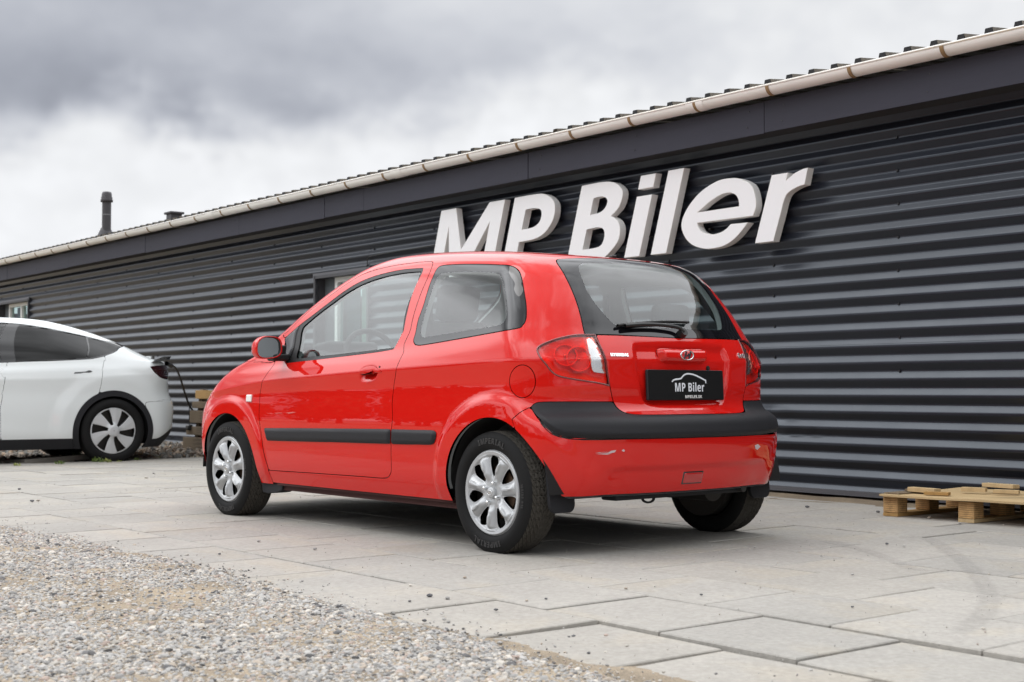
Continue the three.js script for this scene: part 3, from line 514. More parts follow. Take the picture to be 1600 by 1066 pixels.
  const bowlAt = (px, py, r) => { const [i, j] = S.find(px, py), p = S.at(i, j), n = S.at(i, j, S.N0); const g = new THREE.SphereGeometry(r, 28, 14, 0, Math.PI * 2, 0, Math.PI / 2); g.scale(1, 0.55, 1); const m = new THREE.Matrix4().lookAt(V3(0, 0, 0), V3(-n[0], -n[1], -n[2]), V3(0, 1, 0)); g.rotateX(-Math.PI / 2); g.applyMatrix4(m); g.translate(p[0] - n[0] * 0.016, p[1] - n[1] * 0.016, p[2] - n[2] * 0.016); const ring = new THREE.TorusGeometry(r, 0.004, 8, 36); ring.applyMatrix4(m); ring.translate(p[0] - n[0] * 0.014, p[1] - n[1] * 0.014, p[2] - n[2] * 0.014); const bulb = new THREE.SphereGeometry(0.009, 12, 8); bulb.translate(p[0] - n[0] * 0.02, p[1] - n[1] * 0.02, p[2] - n[2] * 0.02); return [g, ring, bulb]; };
  const b1 = bowlAt(885, 553, 0.052), b2 = bowlAt(906, 560, 0.056);
  mir.forEach(m => {
    const L = part('tail_lamp', m(lampFrame), M.lampEdge, car);
    part('housing', m(lampBack), M.liner, L);
    part('reflector_tray', m(lampTray), M.lampRed, L);
    for (const b of [b1, b2]) { part('reflector_bowl', m(plainGeo(b[0])), M.lampBowl, L); part('bowl_rim', m(plainGeo(b[1])), M.lampRed, L); part('bulb', m(plainGeo(b[2])), M.lampSilver, L); }
    part('red_lens', m(lampLens), M.lensRed, L); part('ribbed_reflector', m(ribs), M.lampSilver, L); part('clear_lens', m(clearLens), M.lensClear, L);
    part('headlamp', m(S.panel(f.head, { gap: 0.002, off: () => 0.001 })), M.lensClear, car); const hl = car.children[car.children.length - 1]; part('reflector', m(S.panel(f.head, { gap: 0.002, off: () => -0.012, flange: 0 })), std(rgb(0.62, 0.63, 0.62), 0.5), hl);
  });
  // inner trim: a second skin 3 cm inside, open at the windows
  const clearAll = fmax(f.dglass, f.qc, f.rclear, f.screen);
  part('interior_trim', S.panel(fmin(un(clearAll, f.arch), S.field((x, y) => y - 0.25)), { both: true, gap: 0.007, off: () => -0.034, flange: -0.028 }), M.inner, car);
  const lip = S.panel(fmin(f.q, fneg(f.qc)), { gap: 0.003, off: () => -0.01, flange: 0 });
  // ---- things placed on the skin
  const onSkin = (px, py, off = 0) => { const [i, j] = S.find(px, py), p = S.at(i, j, S.P), n = S.at(i, j, S.N); if (i < 0) { /* mirrored */ } return { p: V3(p[0] + n[0] * off, p[1] + n[1] * off, p[2] + n[2] * off), n: V3(...n).normalize() }; };
  const basis = (o) => { const x = V3(0, 1, 0).cross(o.n).normalize(), y = o.n.clone().cross(x); return new THREE.Matrix4().makeBasis(x, y, o.n).setPosition(o.p); };
  // flush handle lock
  doors.forEach((d, s) => { const o = onSkin(593.2, 573.4, 0.001); const g = cyl(0.0055, 0.0055, 0.003, 16, 0, 0, 0, Math.PI / 2).applyMatrix4(basis(o)); part('lock', mir[s](plainGeo(g)), M.darkMetal, d); });
  // side repeater on the fender
  fen.forEach((d, s) => { const o = onSkin(390, 622.5, 0.003); const g = rbox(0.062, 0.042, 0.012, 0.006).applyMatrix4(basis(o)); part('side_repeater', mir[s](plainGeo(g)), M.orange, d, 'small clear indicator lamp'); });
  // tailgate handle, emblem, lettering, lock, number plate
  const hd = part('tailgate_handle', S.panel(f.handle, { both: true, gap: 0.001, off: (d, k) => 0.004 + 0.030 * sstep(0, 0.022, d) - 0.008 * sstep(0.93, 0.86, S.P0[k * 3 + 1]), flange: 0.02 }), M.red, gate);
  const ob = { p: V3(0.456 + 0.022, 0.907, 0.0), n: V3(1, 0.06, 0).normalize() };
  { const q = onSkin(1072, 552); ob.p.set(q.p.x + 0.0375, 0.898, 0.0); }
  const em = (() => { const ring = new THREE.TorusGeometry(0.03, 0.0034, 8, 48); ring.scale(1.42, 0.74, 0.9); const l = box(0.011, 0.036, 0.005, -0.015, 0.001, 0, 0, 0, -0.42), r = box(0.011, 0.036, 0.005, 0.015, -0.001, 0, 0, 0, -0.42), b = box(0.026, 0.007, 0.005, 0, 0, 0, 0, 0, 0.6); return merge([ring, l, r, b]).applyMatrix4(basis(ob)); })();
  part('emblem', em, M.chrome, gate, 'oval chrome emblem with a slanted letter H');
  const word = (str, px, py, size, shear, mat) => { const o = onSkin(px, py, 0.001); const g = new TextGeometry(str, { font: FONT_BOLD, size, depth: 0.003, curveSegments: 4, bevelEnabled: true, bevelSize: 0.0006, bevelThickness: 0.0008, bevelSegments: 1 }); g.computeBoundingBox(); const c = g.boundingBox.getCenter(V3()); g.translate(-c.x, -c.y, 0); if (shear) g.applyMatrix4(new THREE.Matrix4().makeShear(0, 0, shear, 0, 0, 0)); g.scale(1.0, 1, 1); g.applyMatrix4(basis(o)); return plainGeo(g); };
  { const g = word('HYUNDAI', 967.5, 555, 0.0155, 0, M.chrome); part('lettering', g, M.chrome, gate, 'chrome lettering HYUNDAI'); const g2 = word('Getz', 1158, 556, 0.026, 0.25, M.chrome); part('lettering', g2, M.chrome, gate, 'chrome script Getz'); }
  { const o = onSkin(1110.5, 575.5, 0.002); const g = merge([cyl(0.012, 0.012, 0.006, 20, 0, 0, 0, Math.PI / 2), cyl(0.008, 0.008, 0.011, 20, 0, 0, 0, Math.PI / 2)]).applyMatrix4(basis(o)); part('lock', g, M.darkMetal, gate); }
  { // number plate
    const cv = document.createElement('canvas'); cv.width = 1024; cv.height = 270; const x = cv.getContext('2d'); x.fillStyle = '#101011'; x.fillRect(0, 0, 1024, 270);
    x.fillStyle = '#dfe3ea'; x.textAlign = 'center'; x.save(); x.translate(548, 195); x.scale(0.92, 1.0); x.font = 'bold 112px sans-serif'; x.fillText('MP Biler', 0, 0); x.restore(); x.font = 'bold 40px sans-serif'; x.fillStyle = '#eeeeee'; x.fillText('MPBILER.DK', 598, 256);
    x.strokeStyle = '#dfe3ea'; x.lineWidth = 15; x.lineCap = 'butt'; x.beginPath(); x.moveTo(310, 106); x.bezierCurveTo(340, 72, 400, 88, 440, 72); x.bezierCurveTo(480, 30, 520, 24, 600, 36); x.bezierCurveTo(670, 50, 720, 72, 778, 92); x.lineTo(778, 118); x.stroke();
    const t = new THREE.CanvasTexture(cv); t.colorSpace = THREE.SRGBColorSpace; const o = onSkin(1069, 602); const n = V3(1, 0.05, 0).normalize(); const o2 = { p: V3(o.p.x + 0.008, 0.758, 0.0), n };
    const fr = new RoundedBoxGeometry(0.522, 0.142, 0.016, 3, 0.007).applyMatrix4(basis(o2)); const pl = part('number_plate', fr, M.trim, gate, 'black dealer plate reading MP Biler');
    const face = new THREE.PlaneGeometry(0.506, 0.1365).applyMatrix4(basis({ p: o2.p.clone().addScaledVector(n, 0.0095), n })); part('plate_face', face, phy({ map: t, roughness: 0.4 }), pl);
  }
  // rear fog lamp and reflectors in the bumper
  { const fogO = S.outline([[980, 515, 1], [1060, 508], [1138, 506], [1132, 545], [1112, 580], [1050, 588], [985, 588, 1]].map(p => [p[0], p[1], p[2] || 0]), F); const ff = S.sdf(fogO); // lies on the far half, so mirror it
    const g = (sign) => { const o = onSkin(1084, 747); const gg = merge([rbox(0.135, 0.058, 0.02, 0.008)]).applyMatrix4(basis({ p: o.p.clone().addScaledVector(o.n, -0.002), n: o.n })); return gg; };
    const o = onSkin(1084.5, 747.5, 0.0); const fl = part('fog_lamp', merge([rbox(0.136, 0.062, 0.010, 0.006, 0, 0, -0.003)]).applyMatrix4(basis(o)), M.blackGloss, rb); const ln = new RoundedBoxGeometry(0.122, 0.05, 0.014, 3, 0.008).applyMatrix4(basis({ p: o.p.clone().addScaledVector(o.n, 0.0), n: o.n })); part('lens', ln, phy({ color: rgb(0.46, 0.010, 0.010), roughness: 0.1, clearcoat: 1 }), fl);
  }
  // scratches on the bumper corners: bare primer showing through
  { const sc = (pts, off) => { const c = pts.map(p => onSkin(p[0], p[1], off)); const pos = [], nor = [], idx = []; c.forEach(o => { pos.push(o.p.x, o.p.y, o.p.z); nor.push(o.n.x, o.n.y, o.n.z); }); for (let a = 1; a + 1 < c.length; a++) { const cr = c[a].p.clone().sub(c[0].p).cross(c[a + 1].p.clone().sub(c[0].p)); cr.dot(c[0].n) < 0 ? idx.push(0, a + 1, a) : idx.push(0, a, a + 1); } const g = new THREE.BufferGeometry(); g.setAttribute('position', new THREE.Float32BufferAttribute(pos, 3)); g.setAttribute('normal', new THREE.Float32BufferAttribute(nor, 3)); g.setAttribute('uv', new THREE.Float32BufferAttribute(new Float32Array(c.length * 2), 2)); g.setIndex(idx); return plainGeo(g); };
    part('scratch', merge([sc([[930, 708], [940, 706.8], [952, 705], [963, 703.2], [960, 707], [952, 708.6], [944, 708.6]], 0.0012), sc([[971, 704.5], [974, 702], [976.5, 704], [975, 706.2]], 0.0012), sc([[931, 709.6], [945, 710], [956, 708.8], [948, 710.6]], 0.0012)]), M.scuff, rb, 'scraped patch of bare primer on the bumper corner');
    part('scratch', merge([sc([[1179, 696], [1184, 694], [1188, 698], [1185, 701], [1183, 703], [1180, 701]], 0.0014)]), M.scuff, rb, 'small chip in the far bumper corner');
    part('scratch', merge([sc([[429, 645.4], [440, 645], [442, 645.8], [431, 646.3]], 0.0012), sc([[446, 645], [458, 643.6], [463, 644.4], [452, 646.6]], 0.0012)]), std(rgb(0.62, 0.11, 0.10), 0.5), doors[0], 'faint rubbed scratch on the door'); }
  // rear wiper lying along the foot of the glass
  { const L = [[962, 511.5], [985, 508.5], [1010, 506.5], [1040, 505.5], [1072, 506.5]].map(p => onSkin(p[0], p[1], 0.018).p), L2 = [[972, 513.5], [1000, 511.5], [1035, 513], [1058, 518], [1064, 523.5]].map(p => onSkin(p[0], p[1], 0.026).p);
    const wp = part('wiper', tube(L2, 0.009, 30, 8), M.black, gate); part('wiper_blade', merge([tube(L, 0.0065, 30, 6), tube(L.map(p => p.clone().add(V3(-0.008, -0.004, 0))), 0.004, 30, 6)]), M.black, wp); const pv = onSkin(1064, 523, 0.012); part('wiper_pivot', merge([cyl(0.02, 0.024, 0.03, 20, 0, 0, 0, Math.PI / 2)]).applyMatrix4(basis(pv)), M.black, wp); }
  // washer nozzle / stub at the roof edge
  { const o = onSkin(992, 403, 0.0); part('roof_stub', merge([rbox(0.028, 0.02, 0.03, 0.006, 0, 0, 0), cyl(0.004, 0.011, 0.03, 10, 0, -0.012, 0.012)]).translate(o.p.x, o.p.y + 0.004, 0), M.black, car); }
  // door mirrors
  { const c0 = V3(-1.80, 0.966, 0.908), nA = 40, pos = [], idx = [], secs = [[0.0, 0.90], [0.004, 0.985], [-0.012, 1.0], [-0.045, 0.98], [-0.075, 0.86], [-0.098, 0.62], [-0.109, 0.3], [-0.111, 0.02]];
    const outl = (a, s) => { const e = 2.9, c = Math.cos(a), sn = Math.sin(a); let z = 0.081 * Math.sign(c) * Math.pow(Math.abs(c), 2 / e), y = 0.068 * Math.sign(sn) * Math.pow(Math.abs(sn), 2 / e); if (z > 0 && y > 0) z *= 1 - 0.22 * (y / 0.068) ** 2; if (y < 0) y *= 0.86 + 0.1 * (z / 0.08); return [z * s, y * s]; };
    for (const [d, s] of secs) for (let a = 0; a < nA; a++) { const [z, y] = outl(a / nA * 2 * Math.PI, s); pos.push(c0.x + d, c0.y + y, c0.z + z); }
    for (let q = 0; q < secs.length - 1; q++) for (let a = 0; a < nA; a++) { const b = (a + 1) % nA, k = q * nA; idx.push(k + a, k + b, k + nA + a, k + b, k + nA + b, k + nA + a); }
    const g = new THREE.BufferGeometry(); g.setAttribute('position', new THREE.Float32BufferAttribute(pos, 3)); g.setIndex(idx); g.computeVertexNormals(); g.setAttribute('uv', new THREE.Float32BufferAttribute(new Float32Array(pos.length / 3 * 2), 2));
    const well = []; const wi = []; for (const [d, s] of [[0.0, 0.90], [-0.02, 0.84]]) for (let a = 0; a < nA; a++) { const [z, y] = outl(a / nA * 2 * Math.PI, s); well.push(c0.x + d, c0.y + y, c0.z + z); } for (let a = 0; a < nA; a++) { const b = (a + 1) % nA; wi.push(a, nA + a, b, b, nA + a, nA + b); } const wg = new THREE.BufferGeometry(); wg.setAttribute('position', new THREE.Float32BufferAttribute(well, 3)); wg.setIndex(wi); wg.computeVertexNormals(); wg.setAttribute('uv', new THREE.Float32BufferAttribute(new Float32Array(well.length / 3 * 2), 2));
    const gp = [], gi = []; gp.push(c0.x - 0.013, c0.y, c0.z); for (let a = 0; a < nA; a++) { const [z, y] = outl(a / nA * 2 * Math.PI, 0.85); gp.push(c0.x - 0.013, c0.y + y, c0.z + z); } for (let a = 0; a < nA; a++) gi.push(0, 1 + a, 1 + (a + 1) % nA); const gg = new THREE.BufferGeometry(); gg.setAttribute('position', new THREE.Float32BufferAttribute(gp, 3)); gg.setIndex(gi); gg.computeVertexNormals(); gg.setAttribute('uv', new THREE.Float32BufferAttribute(new Float32Array(gp.length / 3 * 2), 2));
    const foot = merge([rbox(0.075, 0.04, 0.11, 0.012, c0.x - 0.045, c0.y - 0.05, c0.z - 0.085), rbox(0.05, 0.07, 0.05, 0.012, c0.x - 0.05, c0.y - 0.015, c0.z - 0.10)]);
    doors.forEach((d, s) => { const h = part('mirror_housing', mir[s](plainGeo(g)), M.red, d); part('mirror_well', mir[s](plainGeo(wg)), M.black, h); part('mirror_glass', mir[s](plainGeo(gg)), M.mirror, h); part('mirror_foot', mir[s](foot), M.black, h); }); }
  // ---- wheels
  const hub = 0.2705, tyre = tyreGeo({ R: 0.2795, rim: 0.194, w: 0.182, hub, zone: 'side' }), tread = tyreGeo({ R: 0.2795, rim: 0.194, w: 0.182, hub, zone: 'tread' }), cover = wheelCover7(0.1945);
  const txt = merge([sidewallText('IMPERIAL', 0.2215, 0.026, -0.34, 0.0928), sidewallText('IMPERIAL', 0.2215, 0.026, Math.PI - 0.34, 0.0928), sidewallText('185/55 R15', 0.226, 0.013, 1.35, 0.0922)]);
  const nuts = []; for (let q = 0; q < 4; q++) { const a = 0.42 + q * Math.PI / 2; nuts.push([Math.sin(a) * 0.048, Math.cos(a) * 0.048]); }
  const nutGeo = merge([cyl(0.0085, 0.0105, 0.02, 6, 0, 0, 0, Math.PI / 2), new THREE.SphereGeometry(0.0085, 12, 6).translate(0, 0, 0.009)]);
  const capGeo = new THREE.LatheGeometry([[0, 0.013], [0.012, 0.0125], [0.022, 0.010], [0.026, 0.005], [0.027, -0.01]].map(p => new THREE.Vector2(...p)), 40).rotateX(Math.PI / 2);
  const capMark = (() => { const r = new THREE.TorusGeometry(0.013, 0.0013, 6, 30); r.scale(1.25, 0.8, 1); return merge([r, box(0.004, 0.016, 0.002, -0.005, 0, 0, 0, 0, -0.35), box(0.004, 0.016, 0.002, 0.005, 0, 0, 0, 0, -0.35), box(0.012, 0.003, 0.002, 0, 0, 0, 0, 0, 0.5)]).translate(0, 0, 0.0135); })();
  const drum = merge([cyl(0.186, 0.186, 0.14, 48, 0, 0, -0.055, Math.PI / 2), cyl(0.125, 0.125, 0.02, 40, 0, 0, 0.018, Math.PI / 2)]), disc = cyl(0.118, 0.118, 0.012, 40, 0, 0, 0.031, Math.PI / 2);
  const pos = [[0, 0.722, 0], [0, -0.722, Math.PI], [-2.455, 0.722, 0], [-2.455, -0.722, Math.PI]], spin = [0.396, 0.5, 0.50, 1.2];
  pos.forEach(([x, z, ry], q) => {
    const w = new THREE.Group(); w.name = 'wheel'; w.position.set(x, hub, z); w.rotation.y = ry; car.add(w);
    part('tyre', tyre, M.rubber, w); part('tread', tread, M.tread, w, 'winter tread with angled blocks');
    const c = part('wheel_cover', cover, M.silver, w); c.position.z = 0.083; c.rotation.z = spin[q];
    const c2 = part('centre_cap', capGeo, M.silver, w); c2.position.z = 0.078; const mk = part('cap_emblem', capMark, M.chrome, w); mk.position.z = 0.078;
    nuts.forEach(n => { const m = part('wheel_nut', nutGeo, M.chrome, w); m.position.set(n[0], n[1], 0.078); });
    part('rim', drum, M.darkMetal, w); part('brake_disc', disc, M.brake, w); part('sidewall_lettering', txt, M.letterRubber, w).rotation.z = [0.0, 0, 0.1, 0][q];
  });
  // ---- wheel houses, mud flaps, floor and underside
  for (const [cx, cy, R] of [[arch.rx, arch.ry, arch.rR + 0.012], [arch.fx, arch.fy, arch.fR + 0.012]]) for (const s of [1, -1]) {
    const g = new THREE.CylinderGeometry(R, R, 0.36, 40, 1, true, -Math.PI / 2 + 0.02, Math.PI - 0.04).rotateX(-Math.PI / 2); g.translate(cx, cy, s * 0.605); const wall = new THREE.CircleGeometry(R, 40, 0, Math.PI).translate(cx, cy, s * 0.43); part('wheel_housing', merge([g, wall]), M.liner, car);
  }
  const flapOf = (pts, z0, z1, s) => { const g = new THREE.ExtrudeGeometry(new THREE.Shape(pts.map(p => new THREE.Vector2(...p))), { depth: z1 - z0 - 0.01, bevelEnabled: true, bevelSize: 0.005, bevelThickness: 0.005, bevelSegments: 2 }).translate(0, 0, z0 + 0.005); return s > 0 ? plainGeo(g) : mirrorZ(plainGeo(g)); };
  for (const s of [1, -1]) {
    { const sh = new THREE.Shape(); sh.moveTo(-0.072, 0.10); sh.lineTo(0.072, 0.10); sh.lineTo(0.072, -0.07); sh.quadraticCurveTo(0.07, -0.105, 0.04, -0.11); sh.lineTo(-0.04, -0.11); sh.quadraticCurveTo(-0.07, -0.105, -0.072, -0.07); const fg = new THREE.ExtrudeGeometry(sh, { depth: 0.012, bevelEnabled: true, bevelSize: 0.003, bevelThickness: 0.003, bevelSegments: 2 }).rotateY(Math.PI / 2).rotateZ(0.10).translate(0.315, 0.305, 0.672); part('mud_flap', s > 0 ? plainGeo(fg) : mirrorZ(plainGeo(fg)), M.trim, car); }
    part('mud_flap', flapOf([[-2.14, 0.30], [-2.11, 0.235], [-2.03, 0.208], [-1.92, 0.198], [-1.928, 0.176], [-1.98, 0.16], [-2.08, 0.15], [-2.13, 0.155], [-2.15, 0.22]], 0.66, 0.752, s), M.trim, car);
  }
  part('floor_pan', merge([box(1.78, 0.05, 1.40, -1.22, 0.235, 0), box(0.80, 0.08, 0.84, 0.02, 0.30, 0), box(0.60, 0.08, 0.84, -2.45, 0.28, 0), box(0.50, 0.05, 1.1, -2.92, 0.26, 0), box(0.14, 0.05, 0.80, 0.36, 0.285, 0)]), M.under, car);
  for (const s of [1, -1]) part('sill_flange', merge([box(1.62, 0.035, 0.012, -1.14, 0.190, s * 0.732), box(1.62, 0.02, 0.07, -1.14, 0.211, s * 0.730)]), std(rgb(0.05, 0.012, 0.010), 0.8), car, 'dirty seam under the sill');
  part('rear_valance', rbox(0.10, 0.035, 0.86, 0.010, 0.375, 0.256, 0), M.trim, car);
  const ax = part('rear_axle', merge([cyl(0.035, 0.035, 1.2, 14, 0.0, 0.25, 0, Math.PI / 2), box(0.4, 0.05, 0.06, -0.2, 0.25, 0.45), box(0.4, 0.05, 0.06, -0.2, 0.25, -0.45)]), M.under, car);
  part('exhaust', merge([cyl(0.075, 0.075, 0.30, 24, 0.15, 0.265, -0.36, 0, 0, Math.PI / 2), cyl(0.02, 0.02, 0.2, 16, 0.36, 0.262, -0.40, 0, 0, Math.PI / 2)]), M.darkMetal, car);
  part('tow_hook', new THREE.TorusGeometry(0.026, 0.007, 8, 20).rotateY(0.9).scale(1, 0.7, 1).translate(0.40, 0.238, 0.20), M.under, car);
  // ---- inside
  const inside = new THREE.Group();
  for (const s of [1, -1]) {
    const seat = part('front_seat', merge([rbox(0.50, 0.15, 0.48, 0.05, -1.22, 0.50, s * 0.35, 0, 0, 0.08), rbox(0.13, 0.60, 0.46, 0.05, -0.93, 0.80, s * 0.35, 0, 0, -0.24)]), M.seat, car); part('headrest', merge([rbox(0.09, 0.19, 0.25, 0.04, -0.83, 1.185, s * 0.35, 0, 0, -0.2, 4), cyl(0.006, 0.006, 0.12, 8, -0.85, 1.08, s * 0.35 + 0.06), cyl(0.006, 0.006, 0.12, 8, -0.85, 1.08, s * 0.35 - 0.06)]), M.seat, seat);
  }
  const bench = part('rear_seat', merge([rbox(0.46, 0.16, 1.2, 0.05, -0.34, 0.52, 0), rbox(0.12, 0.56, 1.18, 0.05, -0.07, 0.77, 0, 0, 0, -0.25)]), M.seat, car); for (const s of [1, -1]) part('headrest', rbox(0.08, 0.16, 0.24, 0.035, 0.03, 1.09, s * 0.34, 0, 0, -0.2, 4), M.seat, bench);
  part('parcel_shelf', rbox(0.30, 0.025, 1.12, 0.01, 0.16, 0.925, 0), M.innerDark, car);
  const dash = part('dashboard', merge([rbox(0.46, 0.26, 1.28, 0.07, -1.98, 0.82, 0, 0, 0, 0.06, 4), rbox(0.16, 0.09, 0.36, 0.03, -1.87, 0.965, 0.36, 0, 0, 0.1, 3)]), M.innerDark, car);
  const sw = new THREE.TorusGeometry(0.182, 0.016, 12, 48); const swg = merge([sw, rbox(0.13, 0.10, 0.05, 0.02), box(0.34, 0.03, 0.02), box(0.03, 0.17, 0.02, 0, -0.09, 0)]).rotateY(Math.PI / 2).rotateZ(0.42).translate(-1.60, 0.905, 0.35); part('steering_wheel', swg, M.innerDark, car);
  part('rear_view_mirror', rbox(0.03, 0.055, 0.22, 0.012, -1.50, 1.30, 0), M.innerDark, car);
  for (const s of [1, -1]) part('seat_belt', merge([box(0.004, 0.62, 0.045, -0.72, 0.96, s * 0.62, 0, 0, s * 0.0, 0.02)]), M.seat, car);
  shadows(car);
  return { car, S };
}
const red = buildRedCar();
// ---------------------------------------------------------------- ground, paving, gravel
const dirtTex = noiseTex(512, (u, v) => { const a = grainB(u, v), b = speck(u * 2, v * 2), c = speck2(u * 4, v * 4); const s = 0.70 + 0.28 * (a - 0.5) + 0.16 * (b - 0.5) + 0.12 * (c - 0.5); return [s * 1.03, s * 0.965, s * 0.87]; });
const concFb = tileFbm(77, 3, 6), concFb2 = tileFbm(123, 6, 5), concPit = tileNoise(31, 180), concPit2 = tileNoise(37, 96);
const concTex = noiseTex(1024, (u, v) => { const a = concFb(u, v), b = concFb2(u, v), p = concPit(u, v), p2 = concPit2(u, v); let s = 0.755 + 0.07 * (a - 0.5) + 0.05 * (b - 0.5) + 0.05 * (p - 0.5) + 0.05 * (p2 - 0.5); if (p > 0.955) s -= 0.09; if (p2 > 0.975) s -= 0.12; const w = sstep(0.55, 0.72, b); return [s * (1 + 0.012 * w), s * (0.985 + 0.0 * w), s * (0.955 - 0.02 * w)]; });
const concBump = noiseTex(512, (u, v) => { const s = 0.5 + 0.4 * (concPit(u, v) - 0.5) + 0.5 * (concPit2(u * 2, v * 2) - 0.5) + 0.25 * (concFb2(u, v) - 0.5); return [s, s, s]; }, false);
{ const g = new THREE.PlaneGeometry(500, 500, 1, 1).rotateX(-Math.PI / 2); const uv = g.attributes.uv; for (let i = 0; i < uv.count; i++) uv.setXY(i, uv.getX(i) * 250, uv.getY(i) * 250); struct('ground', g, std(rgb(0.62, 0.60, 0.56), 0.95, 0, { map: rep(dirtTex, 1) })).position.y = -0.045; }

// concrete paving slabs in running bond
const PAV_TURN = 0.014;
const paving = new THREE.Group(); paving.name = 'paving'; paving.userData.kind = 'structure'; paving.rotation.y = PAV_TURN; scene.add(paving);
{
  const r = rng(4); const SX = 0.531, SZ = 0.4865, gx = 0.0035;
  const slabGeo = (seed) => { // chamfered slab with its own patch of the concrete texture
    const rr = rng(seed), w = SX / 2 - gx, d = SZ / 2 - gx, c = 0.0045, e = 0.0035, pos = [], idx = [], uv = []; const ou = rr() * 3, ov = rr() * 3;
    const N = 6, jig = () => (rr() - 0.5) * 0.0016;
    const ring = (ww, dd, y, wob) => { const o = []; const push = (x, z) => o.push([x + (wob ? jig() : 0), y + (wob ? jig() * 0.4 : 0), z + (wob ? jig() : 0)]); for (let k = 0; k < N; k++) push(lerp(-ww, ww, k / N), -dd); for (let k = 0; k < N; k++) push(ww, lerp(-dd, dd, k / N)); for (let k = 0; k < N; k++) push(lerp(ww, -ww, k / N), dd); for (let k = 0; k < N; k++) push(-ww, lerp(dd, -dd, k / N)); return o; };
    const R = [ring(w - c, d - c, 0, true), ring(w, d, -e, true), ring(w, d, -0.05, false)];
    const add = p => { pos.push(...p); uv.push((p[0] + ou) / 1.6, (p[2] + p[1] + ov) / 1.6); return pos.length / 3 - 1; };
    const c0 = add([0, 0, 0]), A = R.map(q => q.map(add)); const n = N * 4;
    for (let k = 0; k < n; k++) { const l = (k + 1) % n; idx.push(c0, A[0][l], A[0][k]); for (let q = 0; q < 2; q++) idx.push(A[q][k], A[q][l], A[q + 1][k], A[q][l], A[q + 1][l], A[q + 1][k]); }
    const g = new THREE.BufferGeometry(); g.setAttribute('position', new THREE.Float32BufferAttribute(pos, 3)); g.setAttribute('uv', new THREE.Float32BufferAttribute(uv, 2)); g.setIndex(idx); return toCreasedNormals(g, 0.35);
  };
  const variants = Array.from({ length: 14 }, (_, q) => slabGeo(100 + q));
  const tones = [[0.645, 0.63, 0.612], [0.62, 0.608, 0.592], [0.668, 0.65, 0.63], [0.635, 0.616, 0.592], [0.595, 0.585, 0.572]].map(c => std(rgb(...c), 0.92, 0, { map: rep(concTex, 1), bumpMap: rep(concBump, 3.2), bumpScale: 0.0012 }));
  const special = { '0,3': [-0.009, 0.004, -0.008], '0,4': [-0.021, -0.006, -0.006], '0,5': [-0.02, 0, -0.004], '-1,2': [-0.003, 0.004, 0.006], '-1,3': [-0.019, 0.006, -0.010], '-1,4': [-0.030, -0.004, 0.004], '-1,5': [-0.032, 0, 0], '-2,2': [-0.012, 0, 0], '-2,3': [-0.03, 0, 0], '-2,4': [-0.034, 0.004, 0], '-2,5': [-0.034, 0, 0], '1,4': [0.001, 0, 0.004], '1,3': [0.001, 0.002, 0.002] };
  for (let row = -2; row <= 8; row++) {
    const zc = 1.652 - (row + 0.5) * SZ, off = (row & 1) ? 0.065 : 0.33;
    for (let k = -18; k <= 9; k++) {
      const xc = off + (k + 0.5) * SX; if (xc < -9.05 + 0.15 * r() || xc > 5.1) continue;
      const m = part('slab', variants[Math.floor(r() * variants.length)], tones[Math.floor(r() * tones.length)], paving);
      const s = special[`${row},${k}`]?.map(v => v * 0.68) || [(r() - 0.5) * 0.005, (r() - 0.5) * 0.007, (r() - 0.5) * 0.007];
      m.position.set(xc, s[0], zc); m.rotation.set(s[2], (r() - 0.5) * 0.006 + (r() > 0.5 ? Math.PI : 0), s[1]); m.castShadow = m.receiveShadow = true;
    }
  }
}
// sand bed under the slabs
{ const g = new THREE.PlaneGeometry(14.4, 5.6).rotateX(-Math.PI / 2); const uv = g.attributes.uv; for (let i = 0; i < uv.count; i++) uv.setXY(i, uv.getX(i) * 13, uv.getY(i) * 6); const m = struct('sand_bed', g, std(rgb(0.52, 0.47, 0.40), 0.95, 0, { map: rep(dirtTex, 1) })); m.position.set(-1.87, -0.030, -0.35); }
{ const g = new THREE.PlaneGeometry(14, 0.6, 120, 8).rotateX(-Math.PI / 2), p = g.attributes.position, uv = g.attributes.uv; for (let i = 0; i < p.count; i++) { p.setY(i, 0.010 * fbm(p.getX(i) * 3, p.getZ(i) * 5, 1, 3) - 0.004 + 0.012 * sstep(0.1, -0.3, p.getZ(i))); uv.setXY(i, uv.getX(i) * 9, uv.getY(i) * 0.5); } g.computeVertexNormals(); struct('soil_strip', g, std(rgb(0.40, 0.355, 0.295), 0.97, 0, { map: rep(dirtTex, 1.3) })).position.set(-2.2, 0.002, -2.86); }

